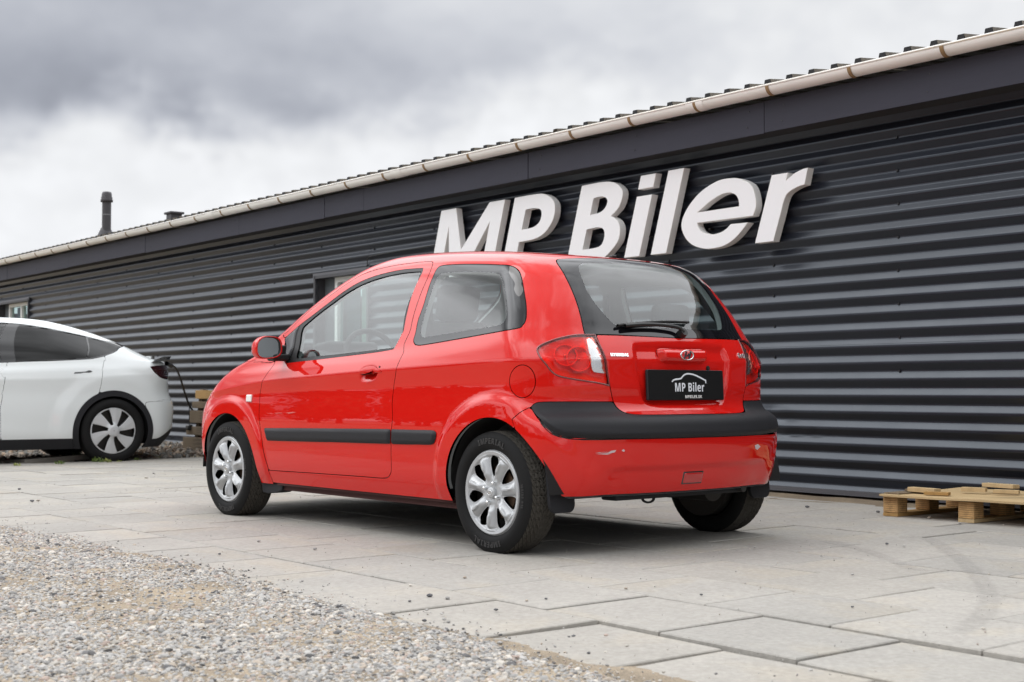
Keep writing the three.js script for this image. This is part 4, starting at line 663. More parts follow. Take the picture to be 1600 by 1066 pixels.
const edgeZ = hermite([-9, -2.5, -1.8, -1, -0.4, 0.1, 0.7, 1.05, 1.4, 1.77, 2.2, 2.5, 4, 9], [2.3, 2.16, 2.08, 2.06, 2.05, 2.09, 2.14, 2.12, 2.16, 2.15, 2.19, 2.21, 2.3, 2.4]);
const edgeN = (x) => edgeZ(x) + 0.05 * noise(x * 3.1, 4.2) + 0.035 * noise(x * 9.3, 1.7) + 0.016 * noise(x * 31, 5.1);
const gravelY = (x, z) => { const d = z - edgeN(x); const b = d < 0 ? Math.max(-0.03, 0.10 * d) : 0.017 * (1 - Math.exp(-d / 0.22)); return b + (d > 0 ? Math.min(1, d / 0.15) : 0) * (0.010 * fbm(x * 1.1, z * 1.1, 3, 3) + 0.005 * noise(x * 6, z * 6, 1)) + 0.0022 * noise(x * 34, z * 34, 2); };
{
  const xs = [], zs = []; for (let x = -60; x < -6; x += 3) xs.push(x); for (let x = -6; x < 5.5; x += 0.028) xs.push(x); for (let x = 5.5; x <= 60; x += 3) xs.push(x);
  for (let z = 1.82; z < 4.9; z += 0.022) zs.push(z); for (let z = 4.9; z < 90; z *= 1.12) zs.push(z);
  const pos = [], uv = [], idx = [], W = xs.length; for (const z of zs) for (const x of xs) { pos.push(x, gravelY(x, z), z); uv.push(x / 0.9, z / 0.9); }
  for (let j = 0; j < zs.length - 1; j++) for (let i = 0; i < W - 1; i++) { const k = j * W + i; idx.push(k, k + W, k + 1, k + 1, k + W, k + W + 1); }
  const g = new THREE.BufferGeometry(); g.setAttribute('position', new THREE.Float32BufferAttribute(pos, 3)); g.setAttribute('uv', new THREE.Float32BufferAttribute(uv, 2)); g.setIndex(idx); g.computeVertexNormals();
  struct('gravel_lot', g, std(rgb(0.60, 0.56, 0.505), 0.95, 0, { map: rep(dirtTex, 1), bumpMap: rep(concBump, 2.3), bumpScale: 0.003 }));
}
// stones
function stoneGeo(seed, flat = 0.62) {
  const g = mergeVertices(new THREE.IcosahedronGeometry(1, 1).deleteAttribute('uv').deleteAttribute('normal')), p = g.attributes.position, o = seed * 13.7; const v = V3();
  for (let i = 0; i < p.count; i++) { v.fromBufferAttribute(p, i); const k = 1 + 0.38 * noise(v.x * 1.1 + o, v.y * 1.1, v.z * 1.1) + 0.16 * noise(v.x * 2.6 - o, v.y * 2.6, v.z * 2.6); v.multiplyScalar(k); v.y *= flat; v.x *= 1.12; p.setXYZ(i, v.x, v.y, v.z); }
  const c = toCreasedNormals(g, 0.6); c.setAttribute('uv', new THREE.BufferAttribute(new Float32Array(c.attributes.position.count * 2), 2)); return c;
}
const stoneGeos = [1, 2, 3, 4, 5].map(s => stoneGeo(s)), stoneMat = std(rgb(1, 1, 1), 0.85);
const stoneCol = (r, c = new THREE.Color()) => { const u = r(); let b; if (u < 0.55) { const s = 0.22 + 0.22 * r(); b = [s, s * 1.0, s * 1.005]; } else if (u < 0.75) { const s = 0.36 + 0.22 * r(); b = [s, s * 0.96, s * 0.90]; } else if (u < 0.87) { const s = 0.32 + 0.16 * r(); b = [s, s * 0.88, s * 0.76]; } else if (u < 0.95) { const s = 0.06 + 0.1 * r(); b = [s, s, s * 1.05]; } else { const s = 0.3 + 0.1 * r(); b = [s * 1.05, s * 0.86, s * 0.78]; } return c.setRGB(b[0] * 1.0, b[1] * 0.965, b[2] * 0.915); };
{
  const r = rng(21), per = stoneGeos.map(() => []), m = new THREE.Matrix4(), q = new THREE.Quaternion(), e = new THREE.Euler();
  const fx = LOOK.x, fz = LOOK.z, ln = Math.hypot(fx, fz);
  let n = 0, guard = 0;
  while (n < 160000 && guard++ < 2200000) {
    const x = -4.8 + 10.0 * r(), z = 1.9 + 3.1 * r(); const dx = x - CAM.x, dz = z - CAM.z, f = (dx * fx + dz * fz) / ln, s = (-dx * fz + dz * fx) / ln; if (f < 2.3 || Math.abs(s) > f * 0.60 + 0.4) continue;
    const d = z - edgeN(x); let dens = d < 0 ? 0.22 * Math.exp(d / 0.06) : 0.75 + 0.25 * sstep(0.0, 0.4, d); const pn = fbm(x * 1.3 + 4, z * 1.3, 7, 3) + 0.5 * noise(x * 4.1, z * 4.1, 3); dens *= clamp(0.62 + 1.5 * pn, 0.12, 1.15) * (f > 7 ? 0.5 : 1); if (r() > dens) continue;
    let R = 0.0024 + 0.0050 * Math.pow(r(), 2.0); if (r() < 0.03) R = 0.0075 + 0.006 * r(); if (d < 0) R *= 0.7;
    e.set((r() - 0.5) * 0.9, r() * 6.3, (r() - 0.5) * 0.9); q.setFromEuler(e); m.compose(V3(x, Math.max(gravelY(x, z), d < 0 ? 0.001 : -1) + R * 0.05, z), q, V3(R, R * (0.8 + 0.4 * r()), R * (0.8 + 0.5 * r())));
    per[n % per.length].push([m.clone(), stoneCol(r)]); n++;
  }
  const grp = new THREE.Group(); grp.name = 'gravel_stones'; grp.userData = { kind: 'stuff', label: 'loose grey and sandy gravel spread in front of the paving', category: 'gravel' }; scene.add(grp);
  per.forEach((L, k) => { const im = new THREE.InstancedMesh(stoneGeos[k], stoneMat, L.length); im.name = 'gravel'; im.userData.kind = 'stuff'; L.forEach(([a, c], i) => { im.setMatrixAt(i, a); im.setColorAt(i, c); }); im.castShadow = im.receiveShadow = true; grp.add(im); });
}
// grit lying on the slabs
{
  const r = rng(33), L = [], m = new THREE.Matrix4(), q = new THREE.Quaternion(), e = new THREE.Euler();
  for (let n = 0; n < 3600; n++) { let x = -8.6 + 12 * r(), z = -2.75 + 4.9 * Math.pow(r(), 0.8); if (noise(x * 0.9, z * 0.9, 5) < -0.12 && r() < 0.7) continue; const R = 0.0011 + 0.0026 * Math.pow(r(), 2.5); e.set(r(), r() * 6, r()); q.setFromEuler(e); m.compose(V3(x, 0.002 + R * 0.4, z), q, V3(R, R, R)); L.push([m.clone(), stoneCol(r)]); }
  const im = new THREE.InstancedMesh(stoneGeos[1], stoneMat, L.length); im.name = 'grit'; im.userData = { kind: 'stuff', label: 'fine grit scattered over the concrete paving', category: 'grit' }; L.forEach(([a, c], i) => { im.setMatrixAt(i, a); im.setColorAt(i, c.lerp(new THREE.Color().setRGB(0.36, 0.34, 0.31), 0.45)); }); im.castShadow = true; scene.add(im);
}
// rounded pebbles in the bare strip along the wall, beyond the paving
{
  const r = rng(52), L = [], m = new THREE.Matrix4(), q = new THREE.Quaternion(), e = new THREE.Euler();
  for (let n = 0; n < 7000; n++) { const x = -14 + 5.0 * r(), z = -2.98 + 3.6 * r(); const R = 0.012 + 0.022 * Math.pow(r(), 1.8); e.set(r() * 6, r() * 6, r() * 6); q.setFromEuler(e); m.compose(V3(x, -0.04 + R * 0.5 + 0.02 * r() + 0.06 * sstep(-1.4, -2.4, z) , z), q, V3(R * 1.2, R, R)); const c = stoneCol(r); const w = r(); c.multiplyScalar(0.6); c.r *= 0.95 + 0.3 * w; c.b *= 1 - 0.2 * w; L.push([m.clone(), c]); }
  const im = new THREE.InstancedMesh(stoneGeos[3], stoneMat, L.length); im.name = 'wall_pebbles'; im.userData = { kind: 'stuff', label: 'rounded pebbles in the bare strip at the foot of the wall', category: 'pebbles' }; L.forEach(([a, c], i) => { im.setMatrixAt(i, a); im.setColorAt(i, c); }); im.castShadow = im.receiveShadow = true; scene.add(im);
}

// faint curved tyre marks rubbed into the slabs
{
  const cv = noiseTex(256, (u, v) => { const e = Math.min(v, 1 - v) * 2; const n = 0.5 * speck(u * 3, v * 0.5) + 0.5 * grainB(u * 2, v); const a = clamp(sstep(0.0, 0.5, e) * (0.30 + 0.9 * (n - 0.35))) * 0.20; return [a, a, a]; }, false);
  const mm = std(rgb(0.10, 0.098, 0.10), 0.95, 0, { transparent: true, alphaMap: cv, depthWrite: false });
  const mark = (pts, w) => { const c = new THREE.CatmullRomCurve3(pts.map(p => onGround(p[0], p[1]))), n = 80, pos = [], uv = [], idx = []; let L = 0, prev = null; for (let k = 0; k <= n; k++) { const p = c.getPoint(k / n), t = c.getTangent(k / n), s = V3(-t.z, 0, t.x).normalize(); if (prev) L += p.distanceTo(prev); prev = p; for (const q of [-0.5, 0.5]) { pos.push(p.x + s.x * w * q, 0.0065, p.z + s.z * w * q); uv.push(L / 0.8, q + 0.5); } if (k < n) { const a = k * 2; idx.push(a, a + 1, a + 2, a + 1, a + 3, a + 2); } } const g = new THREE.BufferGeometry(); g.setAttribute('position', new THREE.Float32BufferAttribute(pos, 3)); g.setAttribute('uv', new THREE.Float32BufferAttribute(uv, 2)); g.setIndex(idx); g.computeVertexNormals(); return g; };
  struct('tyre_mark', mark([[1404, 841], [1440, 842], [1470, 855], [1505, 880], [1530, 905], [1545, 930], [1546, 948], [1530, 970], [1500, 990]], 0.10), mm);
  struct('tyre_mark', mark([[1290, 848], [1350, 862], [1400, 880], [1440, 893], [1470, 893]], 0.09), mm);
}
// ---------------------------------------------------------------- the corrugated workshop building
const ZW = -3.02; // plane of the cladding's valleys
{
  const bld = thing('workshop_building', 'long low workshop clad in dark grey corrugated metal with white gutter', 'building', [0, 0, ZW]);
  const scr = tileFbm(201, 4, 6), scr2 = tileNoise(203, 200);
  const cladTex = noiseTex(512, (u, v) => { const s = 0.86 + 0.16 * (scr(u, v) - 0.5) + 0.05 * (scr2(u, v) - 0.5) + (scr2(u, v) > 0.985 ? 0.12 : 0); return [s, s, s]; });
  const cladRough = noiseTex(256, (u, v) => { const s = 0.86 + 0.22 * (scr(u * 2, v * 2) - 0.5); return [s, s, s]; }, false);
  const clad = phy({ color: rgb(0.018, 0.0205, 0.029), roughness: 0.36, specularColor: rgb(0.82, 0.90, 1.0), metalness: 0.0, map: rep(cladTex, 0.45), roughnessMap: rep(cladRough, 0.8), specularIntensity: 1 });
  const fasc = phy({ color: rgb(0.036, 0.036, 0.056), roughness: 0.62, specularIntensity: 0.7, map: rep(cladTex, 0.3) });
  const darkTrim = std(rgb(0.045, 0.045, 0.05), 0.5);
  // rib profile: fraction of the pitch -> depth
  const PITCH = 0.1106, PH = 0.834 - 0.80 * 0.1106;
  const trap = t => { t -= Math.floor(t); return t < 0.10 ? 0 : t < 0.48 ? (t - 0.10) / 0.38 : t < 0.62 ? 1 : (1 - t) / 0.38; };
  const depth = y => { const t = (y - PH) / PITCH; let s = 0; for (let q = -2; q <= 2; q++) s += trap(t + q * 0.010); return 0.027 * s / 5; };
  const dent = (x, y) => { let d = 0; const a = Math.hypot((x + 1.75) / 0.42, (y - 0.53) / 0.13); d -= 0.020 * (1 - sstep(0.3, 1, a)) * (0.55 + 0.9 * noise(x * 6, y * 9, 3)); const b = Math.hypot((x + 1.5) / 0.65, (y - 0.44) / 0.05); d -= 0.008 * (1 - sstep(0.2, 1, b)) * (0.5 + noise(x * 9, y * 4, 8)); return d; };
  const sheet = (x0, x1, y0, y1, lift) => {
    const n = Math.max(2, Math.round((x1 - x0) / (x1 > -3 && x0 < -0.5 && y0 < 0.6 ? 0.04 : 0.5))), ys = []; for (let y = y0; y < y1 - 1e-4; y += PITCH / 22) ys.push(y); ys.push(y1);
    const pos = [], nor = [], uv = [], idx = [], W = n + 1; let arc = 0;
    const zAt = (x, y) => depth(y) + lift + dent(x, y) + 0.0016 * noise(x * 0.9, y * 1.4, 2);
    for (let j = 0; j < ys.length; j++) for (let i = 0; i <= n; i++) { const x = lerp(x0, x1, i / n), y = ys[j]; const z = zAt(x, y), hy = 0.0012, hx = 0.02; const dy = (zAt(x, y + hy) - zAt(x, y - hy)) / (2 * hy), dx = (zAt(x + hx, y) - zAt(x - hx, y)) / (2 * hx); const l = Math.hypot(dx, dy, 1); pos.push(x, y, z); nor.push(-dx / l, -dy / l, 1 / l); uv.push(x, y); }
    for (let j = 0; j < ys.length - 1; j++) for (let i = 0; i < n; i++) { const k = j * W + i; idx.push(k, k + 1, k + W, k + 1, k + W + 1, k + W); }
    const g = new THREE.BufferGeometry(); g.setAttribute('position', new THREE.Float32BufferAttribute(pos, 3)); g.setAttribute('normal', new THREE.Float32BufferAttribute(nor, 3)); g.setAttribute('uv', new THREE.Float32BufferAttribute(uv, 2)); g.setIndex(idx); return g;
  };
  const wins = [[-18.84, -17.33, 0.95, 2.19], [-8.11, -7.05, 0.55, 1.955]];
  const cols = [[-27, -22.9], [-22.9, -18.84], [-18.84, -17.33, 0], [-17.33, -12.8], [-12.8, -8.11], [-8.11, -7.05, 1], [-7.05, -1.62], [-1.62, 3.74], [3.74, 10]];
  const cut = [0.05, 0.05 + 9 * PITCH, 0.05 + 18 * PITCH, 2.565];
  cols.forEach(([a, b, w], ci) => {
    for (let q = 0; q < 3; q++) {
      let y0 = cut[q], y1 = cut[q + 1] + (q < 2 ? 0.01 : 0);
      const lift = (q % 2) * 0.0022 + (ci % 2) * 0.0012;
      const spans = w === undefined ? [[y0, y1]] : [[y0, Math.min(y1, wins[w][2])], [Math.max(y0, wins[w][3]), y1]];
      for (const [s0, s1] of spans) if (s1 - s0 > 0.03) part('cladding_sheet', sheet(a, b + 0.012, s0, s1, lift), clad, bld);
    }
  });
  { // screws in the valleys: joined, a few pixels each
    const gs = [], h = cyl(0.0085, 0.0095, 0.007, 6, 0, 0, 0, Math.PI / 2); for (let c = -24; c < 10; c++) { const x = -0.541 + c * 1.071; for (let k = 0; k < 22; k++) { if ((k + (c & 1)) % 2) continue; const y = PH + (k + 1.05) * PITCH; if (y > 2.5 || y < 0.08 || x > 9.8) continue; if (wins.some(w => x > w[0] - 0.05 && x < w[1] + 0.05 && y > w[2] - 0.05 && y < w[3] + 0.05)) continue; const g = h.clone(); g.translate(x + 0.004 * Math.sin(k * 7.1), y, 0.0065); gs.push(g); } }
    const m = part('cladding_screws', merge(gs), std(rgb(0.02, 0.02, 0.022), 0.4, 0.4), bld); m.userData.kind = 'stuff'; }
  part('base_flashing', merge([box(37, 0.004, 0.045, -8.5, 0.052, 0.032), box(37, 0.028, 0.004, -8.5, 0.038, 0.056), box(37, 0.003, 0.014, -8.5, 0.0235, 0.062)]), phy({ color: rgb(0.10, 0.10, 0.11), roughness: 0.35, metalness: 0.3 }), bld);
  part('inner_wall', merge([box(8.0, 2.5, 0.1, -22.92, 1.25, -0.09), box(9.0, 2.5, 0.1, -12.8, 1.25, -0.09), box(17, 2.5, 0.1, 1.48, 1.25, -0.09), box(0.1, 2.5, 6, 9.9, 1.25, -3.1), box(0.1, 2.5, 6, -26.95, 1.25, -3.1), box(37, 2.5, 0.1, -8.5, 1.25, -6.1), box(36.9, 0.1, 6, -8.5, -0.02, -3.1), box(1.6, 0.95, 0.1, -18.1, 0.475, -0.09), box(1.1, 0.55, 0.1, -7.58, 0.275, -0.09), box(1.6, 0.32, 0.1, -18.1, 2.36, -0.09), box(1.1, 0.55, 0.1, -7.58, 2.24, -0.09)]), std(rgb(0.05, 0.05, 0.05), 0.9), bld);
  // windows
  const wMat = std(rgb(0.72, 0.73, 0.71), 0.45), wGlass = phy({ color: rgb(0.55, 0.72, 0.70), roughness: 0, transmission: 1, thickness: 0, ior: 1.5 }), blind = std(rgb(0.50, 0.48, 0.42), 0.85), blindD = std(rgb(0.10, 0.115, 0.125), 0.85);
  wins.forEach(([a, b, y0, y1], wi) => {
    const w = b - a, h = y1 - y0, cx = (a + b) / 2, cy = (y0 + y1) / 2, t = 0.055;
    const f = part('window', merge([box(0.03, h + 0.06, 0.15, a - 0.012, cy, -0.03), box(0.03, h + 0.06, 0.15, b + 0.012, cy, -0.03), box(w + 0.02, 0.03, 0.15, cx, y1 + 0.012, -0.03), box(w + 0.02, 0.03, 0.16, cx, y0 - 0.012, -0.02)]), darkTrim, bld);
    part('flashing', merge([box(w + 0.10, 0.05, 0.006, cx, y1 + 0.03, 0.036), box(0.045, h + 0.05, 0.006, a - 0.016, cy, 0.034)]), phy({ color: rgb(0.085, 0.085, 0.095), roughness: 0.35 }), f);
    const inset = wi ? 0.24 : 0.10, x0 = a + (wi ? 0.26 : 0.30);
    part('frame', merge([box(t, h, 0.07, x0 + t / 2, cy, -0.09), box(t, h, 0.07, b - t / 2, cy, -0.09), box(b - x0 - 2 * t, t, 0.07, (x0 + b) / 2, y1 - t / 2, -0.09), box(b - x0 - 2 * t, t, 0.07, (x0 + b) / 2, y0 + t / 2, -0.09), ...(wi ? [] : [box(t, h - 2 * t, 0.066, (x0 + b) / 2, cy, -0.09)])]), wMat, f, 'white window frame');
    part('side_panel', box(x0 - a - 0.004, h, 0.03, (a + x0) / 2, cy, -0.10), blindD, f);
    part('pane', new THREE.PlaneGeometry(b - x0 - 2 * t, h - 2 * t).translate((x0 + b) / 2, cy, -0.095), wGlass, f);
    const slats = part('blind', merge([box((b - x0) * 0.34, h - 0.12, 0.01, x0 + (b - x0) * 0.25, cy, -0.17)]), blindD, f); part('blind', merge([box((b - x0) * 0.5, h - 0.12, 0.01, x0 + (b - x0) * 0.70, cy, -0.18)]), blind, f);
  });
  // fascia boards, soffit
  const joints = [-27, -25.9, -23.2, -20.5, -17.81, -15.042, -12.25, -9.571, -7.606, -6.831, -4.173, -1.504, 1.2, 3.9, 6.6, 9.3, 10];
  for (let q = 0; q < joints.length - 1; q++) { const a = joints[q] + 0.003, b = joints[q + 1] - 0.003; part('fascia_board', rbox(b - a, 0.226, 0.016, 0.002, (a + b) / 2, 2.669 + 0.003 * Math.sin(q * 4.1), 0.212 + 0.0022 * (q % 2), 0, 0, 0.0007 * Math.sin(q * 2.3), 1), fasc, bld); }
  part('soffit', merge([box(37, 0.012, 0.19, -8.5, 2.572, 0.105)]), std(rgb(0.03, 0.03, 0.033), 0.8), bld);
  { const gs = []; for (let q = 0; q < joints.length - 1; q++) for (const o of [0.06, 0.5, 0.94]) { const x = lerp(joints[q], joints[q + 1], o); gs.push(cyl(0.005, 0.005, 0.004, 6, x, 2.62, 0.2235, Math.PI / 2), cyl(0.005, 0.005, 0.004, 6, x + 0.02, 2.73, 0.2235, Math.PI / 2)); } const m = part('fascia_screws', merge(gs), std(rgb(0.03, 0.03, 0.033), 0.5), bld); m.userData.kind = 'stuff'; }
  // gutter
  const gutTex = noiseTex(512, (u, v) => { const a = scr(u, v), b = scr2(u * 0.5, v); const w = sstep(0.58, 0.78, a) * 0.16; const s = 0.965 - 0.05 * (b > 0.93 ? 1 : 0) + 0.06 * (a - 0.5); return [s * (1 - 0.3 * w), s * (0.99 - 0.45 * w), s * (0.975 - 0.8 * w)]; });
  const gutMat = std(rgb(0.92, 0.92, 0.91), 0.5, 0, { map: rep(gutTex, 0.8, 2) });
  const rust = std(rgb(0.30, 0.20, 0.105), 0.85, 0, { map: rep(gutTex, 6) }), GR = 0.060, GY = 2.857, GZ = 0.288;
  const half = (r, x0, x1, r2) => { const n = 18, pos = [], uv = [], idx = [], prof = []; for (let q = 0; q <= n; q++) { const a = Math.PI * q / n; prof.push([-Math.cos(a) * r, -Math.sin(a) * r * 1.02]); } for (let q = n; q >= 0; q--) { const a = Math.PI * q / n; prof.push([-Math.cos(a) * r2, -Math.sin(a) * r2 * 1.02]); } prof.push(prof[0]); for (const [i, x] of [[0, x0], [1, x1]]) prof.forEach((p, k) => { pos.push(x, GY + p[1], GZ + p[0]); uv.push(x, k / prof.length * 0.25); }); const W = prof.length; for (let k = 0; k < W - 1; k++) idx.push(k, k + 1, W + k, k + 1, W + k + 1, W + k); const g = new THREE.BufferGeometry(); g.setAttribute('position', new THREE.Float32BufferAttribute(pos, 3)); g.setAttribute('uv', new THREE.Float32BufferAttribute(uv, 2)); g.setIndex(idx); return toCreasedNormals(g, 0.9); };
  const gj = [-27, -22.1, -18.1, -14.1, -10.1, -6.06, -2.07, 1.95, 5.95, 10]; for (let q = 0; q < gj.length - 1; q++) { const g = part('gutter_length', half(GR, gj[q], gj[q + 1], GR - 0.003), gutMat, bld); if (q) part('gutter_joint', half(GR + 0.004, gj[q] - 0.085, gj[q] + 0.085, GR - 0.004), gutMat, bld); }
  part('gutter_bead', cyl(0.0075, 0.0075, 37, 10, -8.5, GY + 0.002, GZ + GR, 0, 0, Math.PI / 2), gutMat, bld);
  for (let x = -26.7; x < 9.9; x += 0.703) { const xb = x + 0.026; part('gutter_bracket', merge([half(GR + 0.0045, xb - 0.014, xb + 0.014, GR + 0.0005)]), rust, bld); }
  // roof sheets with trapezoid ribs, foam closers in the rib ends
  const SL = Math.tan(0.115), roofMat = std(rgb(0.30, 0.30, 0.30), 0.8, 0, { map: rep(dirtTex, 0.7) }), foam = std(rgb(0.018, 0.018, 0.02), 0.9), RP = 0.1935, RX = -1.821;
  const prof = [[0, 0], [0.052, 0], [0.064, 0.043], [0.108, 0.043], [0.120, 0], [RP, 0]];
  const z0 = 0.285, z1 = -4.2, yR = z => 2.872 + (z0 - z) * SL;
  const nSheets = 32; for (let s = 0; s < nSheets; s++) {
    const xs0 = RX - 0.064 + (s - 22) * RP * 6; const pos = [], uv = [], idx = []; const pts = []; for (let q = 0; q < 6; q++) for (const [a, b] of prof.slice(0, 5)) pts.push([xs0 + q * RP + a, b]); pts.push([xs0 + 6 * RP, 0]);
    for (const z of [z0, z1]) pts.forEach(p => { pos.push(p[0], yR(z) + p[1] + 0.0015 * (s % 2), z); uv.push(p[0], z); }); const W = pts.length; for (let k = 0; k < W - 1; k++) idx.push(k, k + 1, W + k, k + 1, W + k + 1, W + k);
    const g = new THREE.BufferGeometry(); g.setAttribute('position', new THREE.Float32BufferAttribute(pos, 3)); g.setAttribute('uv', new THREE.Float32BufferAttribute(uv, 2)); g.setIndex(idx); const gg = toCreasedNormals(g, 0.2);
    const rs = part('roof_sheet', gg, roofMat, bld); for (let q = 0; q < 6; q++) { if ((s * 6 + q) % 23 === 7) continue; const x = xs0 + q * RP; const sh = new THREE.Shape([[x + 0.053, -0.012], [x + 0.0645, 0.0415], [x + 0.1075, 0.0415], [x + 0.119, -0.012]].map(p => new THREE.Vector2(...p))); part('foam_closer', new THREE.ExtrudeGeometry(sh, { depth: 0.05, bevelEnabled: false }).translate(0, yR(z0), z0 - 0.046 + 0.004 * Math.sin(s + q * 2)), foam, rs); }
  }
  part('roof_underlay', merge([box(37, 0.02, 0.10, -8.5, 2.842, 0.19)]), std(rgb(0.05, 0.045, 0.04), 0.9), bld);
  // vent pipe and box vent on the roof
  const zv = -1.2, pm = std(rgb(0.055, 0.052, 0.058), 0.55); const lathe = (a, n = 28) => new THREE.LatheGeometry(a.map(p => new THREE.Vector2(...p)), n);
  const px = -17.17; const vp = part('vent_pipe', merge([lathe([[0.074, 2.95], [0.074, 3.935]])]).translate(px, 0, zv), pm, bld, 'dark grey flue pipe with stepped cap on the roof');
  part('cap', lathe([[0.074, 3.885], [0.101, 3.885], [0.101, 3.92], [0.092, 3.925], [0.092, 3.965], [0.084, 3.97], [0.081, 4.015], [0.07, 4.05], [0.02, 4.06], [0, 4.06]]).translate(px, 0, zv), pm, vp); part('boot', lathe([[0.17, 2.9], [0.165, 3.18], [0.145, 3.30], [0.10, 3.40], [0.078, 3.45]]).translate(px - 0.03, 0, zv), pm, vp);
  part('collar', lathe([[0.0745, 3.66], [0.0765, 3.662], [0.0765, 3.672], [0.0745, 3.674]]).translate(px, 0, zv), std(rgb(0.2, 0.2, 0.21), 0.5), vp);
  const bv = part('box_vent', rbox(0.17, 0.42, 0.17, 0.01, -13.62, 3.08, -0.8), pm, bld); part('lid', rbox(0.235, 0.035, 0.22, 0.012, -13.62, 3.30, -0.8), pm, bv);
  // cable clipped to the wall near the window
  part('wall_cable', tube([V3(-7.05, 1.9, 0.036), V3(-7.05, 2.06, 0.036), V3(-7.03, 2.10, 0.036), V3(-6.9, 2.115, 0.036), V3(-6.2, 2.13, 0.034), V3(-5.8, 2.135, 0.034)], 0.0055, 60, 6), M.black, bld);
  shadows(bld);
}
// ---------------------------------------------------------------- the sign: seven built-up letters
{
  const sg = thing('letter_sign', 'white built-up letters spelling MP Biler on the corrugated wall', 'sign', [0, 0, ZW]);
  const K = 0.315, B0 = 1.795; const face = phy({ color: rgb(0.78, 0.78, 0.79), roughness: 0.45 }), side = std(rgb(0.78, 0.77, 0.75), 0.6);
  const v2 = p => new THREE.Vector2(p[0], p[1]);
  const curve = (pts) => { // points with a third entry are corners, the rest are joined by smooth curves
    const o = [], n = pts.length; for (let a = 0; a < n; a++) { const p1 = pts[a], p2 = pts[(a + 1) % n]; if (p1[2] && p2[2]) { o.push(v2(p1)); continue; } const p0 = p1[2] ? p1 : pts[(a + n - 1) % n], p3 = p2[2] ? p2 : pts[(a + 2) % n]; for (let s = 0; s < 8; s++) { const t = s / 8, f = [0, 1].map(q => 0.5 * (2 * p1[q] + (p2[q] - p0[q]) * t + (2 * p0[q] - 5 * p1[q] + 4 * p2[q] - p3[q]) * t * t + (3 * p1[q] - p0[q] - 3 * p2[q] + p3[q]) * t * t * t)); o.push(v2(f)); } } return o; };
  const letter = (ch, outs) => {
    const shapes = outs.map(([o, ...h]) => { const s = new THREE.Shape(curve(o)); s.holes = h.map(x => new THREE.Path(curve(x))); return s; });
    const g = new THREE.ExtrudeGeometry(shapes, { depth: 0.062, bevelEnabled: true, bevelSize: 0.004, bevelOffset: -0.004, bevelThickness: 0.003, bevelSegments: 2, curveSegments: 6 }).translate(0, 0, 0.052);
    const m = new THREE.Mesh(g, [face, side]); m.name = 'letter'; m.userData.label = `white letter ${ch}`; m.castShadow = m.receiveShadow = true; sg.add(m);
    for (const s of shapes) for (const loop of [s.getPoints(4), ...s.holes.map(h => h.getPoints(4))]) { // thin trim line round the face
      const P = loop, n = P.length; let A = 0; for (let q = 0; q < n; q++) A += P[q].x * P[(q + 1) % n].y - P[(q + 1) % n].x * P[q].y; const sgn = (A > 0 ? 1 : -1) * (s.holes.some(h => h.getPoints(4)[0].distanceTo(loop[0]) < 1e-6) ? -1 : 1);
    }
  };
  const x = (s, h) => s + (h - B0) * K; // slanted position from the foot position
  const T = 2.436, c = (s, h) => [x(s, h), h, 1];
  letter('M', [[[c(-5.815, B0), c(-5.815, T), c(-5.575, T), c(-5.375, 2.04), c(-5.06, T), c(-4.832, T), c(-4.832, B0), c(-5.0, B0), c(-5.0, 2.262), c(-5.285, B0), c(-5.49, B0), c(-5.642, 2.275), c(-5.642, B0)]]]);
  letter('P', [[[[-4.690, B0, 1], [-4.489, T, 1], [-4.165, 2.434], [-4.043, 2.409], [-3.958, 2.35], [-3.938, 2.271], [-3.975, 2.176], [-4.079, 2.087], [-4.218, 2.046], [-4.431, 2.036, 1], [-4.505, B0, 1]], [[-4.338, 2.318, 1], [-4.218, 2.320], [-4.13, 2.297], [-4.113, 2.245], [-4.148, 2.182], [-4.236, 2.146], [-4.397, 2.139, 1]]]]);
  letter('B', [[[[-3.791, B0, 1], [-3.589, T, 1], [-3.338, 2.438], [-3.198, 2.418], [-3.107, 2.36], [-3.093, 2.297], [-3.138, 2.209], [-3.23, 2.147, 1], [-3.154, 2.101], [-3.124, 2.031], [-3.147, 1.94], [-3.232, 1.864], [-3.33, 1.812], [-3.46, 1.797]], [[-3.445, 2.32, 1], [-3.338, 2.324], [-3.273, 2.291], [-3.284, 2.234], [-3.354, 2.189], [-3.490, 2.177, 1]], [[-3.532, 2.069, 1], [-3.402, 2.076], [-3.324, 2.055], [-3.305, 1.996], [-3.34, 1.925], [-3.419, 1.9], [-3.586, 1.898, 1]]]]);
  letter('i', [[[[-2.879, 2.432, 1], [-2.707, 2.432, 1], [-2.740, 2.326, 1], [-2.912, 2.326, 1]]], [[[-2.926, 2.27, 1], [-2.752, 2.27, 1], [-2.902, B0, 1], [-3.077, B0, 1]]]]);
  letter('l', [[[[-2.571, 2.434, 1], [-2.400, 2.434, 1], [-2.600, B0, 1], [-2.771, B0, 1]]]]);
  letter('e', [[[[-2.264, 1.998, 1], [-1.71, 1.996, 1], [-1.68, 2.06], [-1.688, 2.148], [-1.73, 2.228], [-1.829, 2.28], [-1.929, 2.297], [-2.058, 2.291], [-2.215, 2.237], [-2.337, 2.153], [-2.412, 2.063], [-2.433, 1.986], [-2.399, 1.905], [-2.325, 1.84], [-2.219, 1.802], [-2.114, 1.791], [-1.984, 1.806], [-1.87, 1.858], [-1.757, 1.953, 1], [-1.926, 1.957, 1], [-1.983, 1.92], [-2.061, 1.899], [-2.139, 1.901], [-2.218, 1.927], [-2.257, 1.97]], [[-2.263, 2.078, 1], [-1.843, 2.08, 1], [-1.849, 2.129], [-1.88, 2.17], [-1.943, 2.191], [-2.033, 2.182], [-2.15, 2.138], [-2.203, 2.109]]]]);
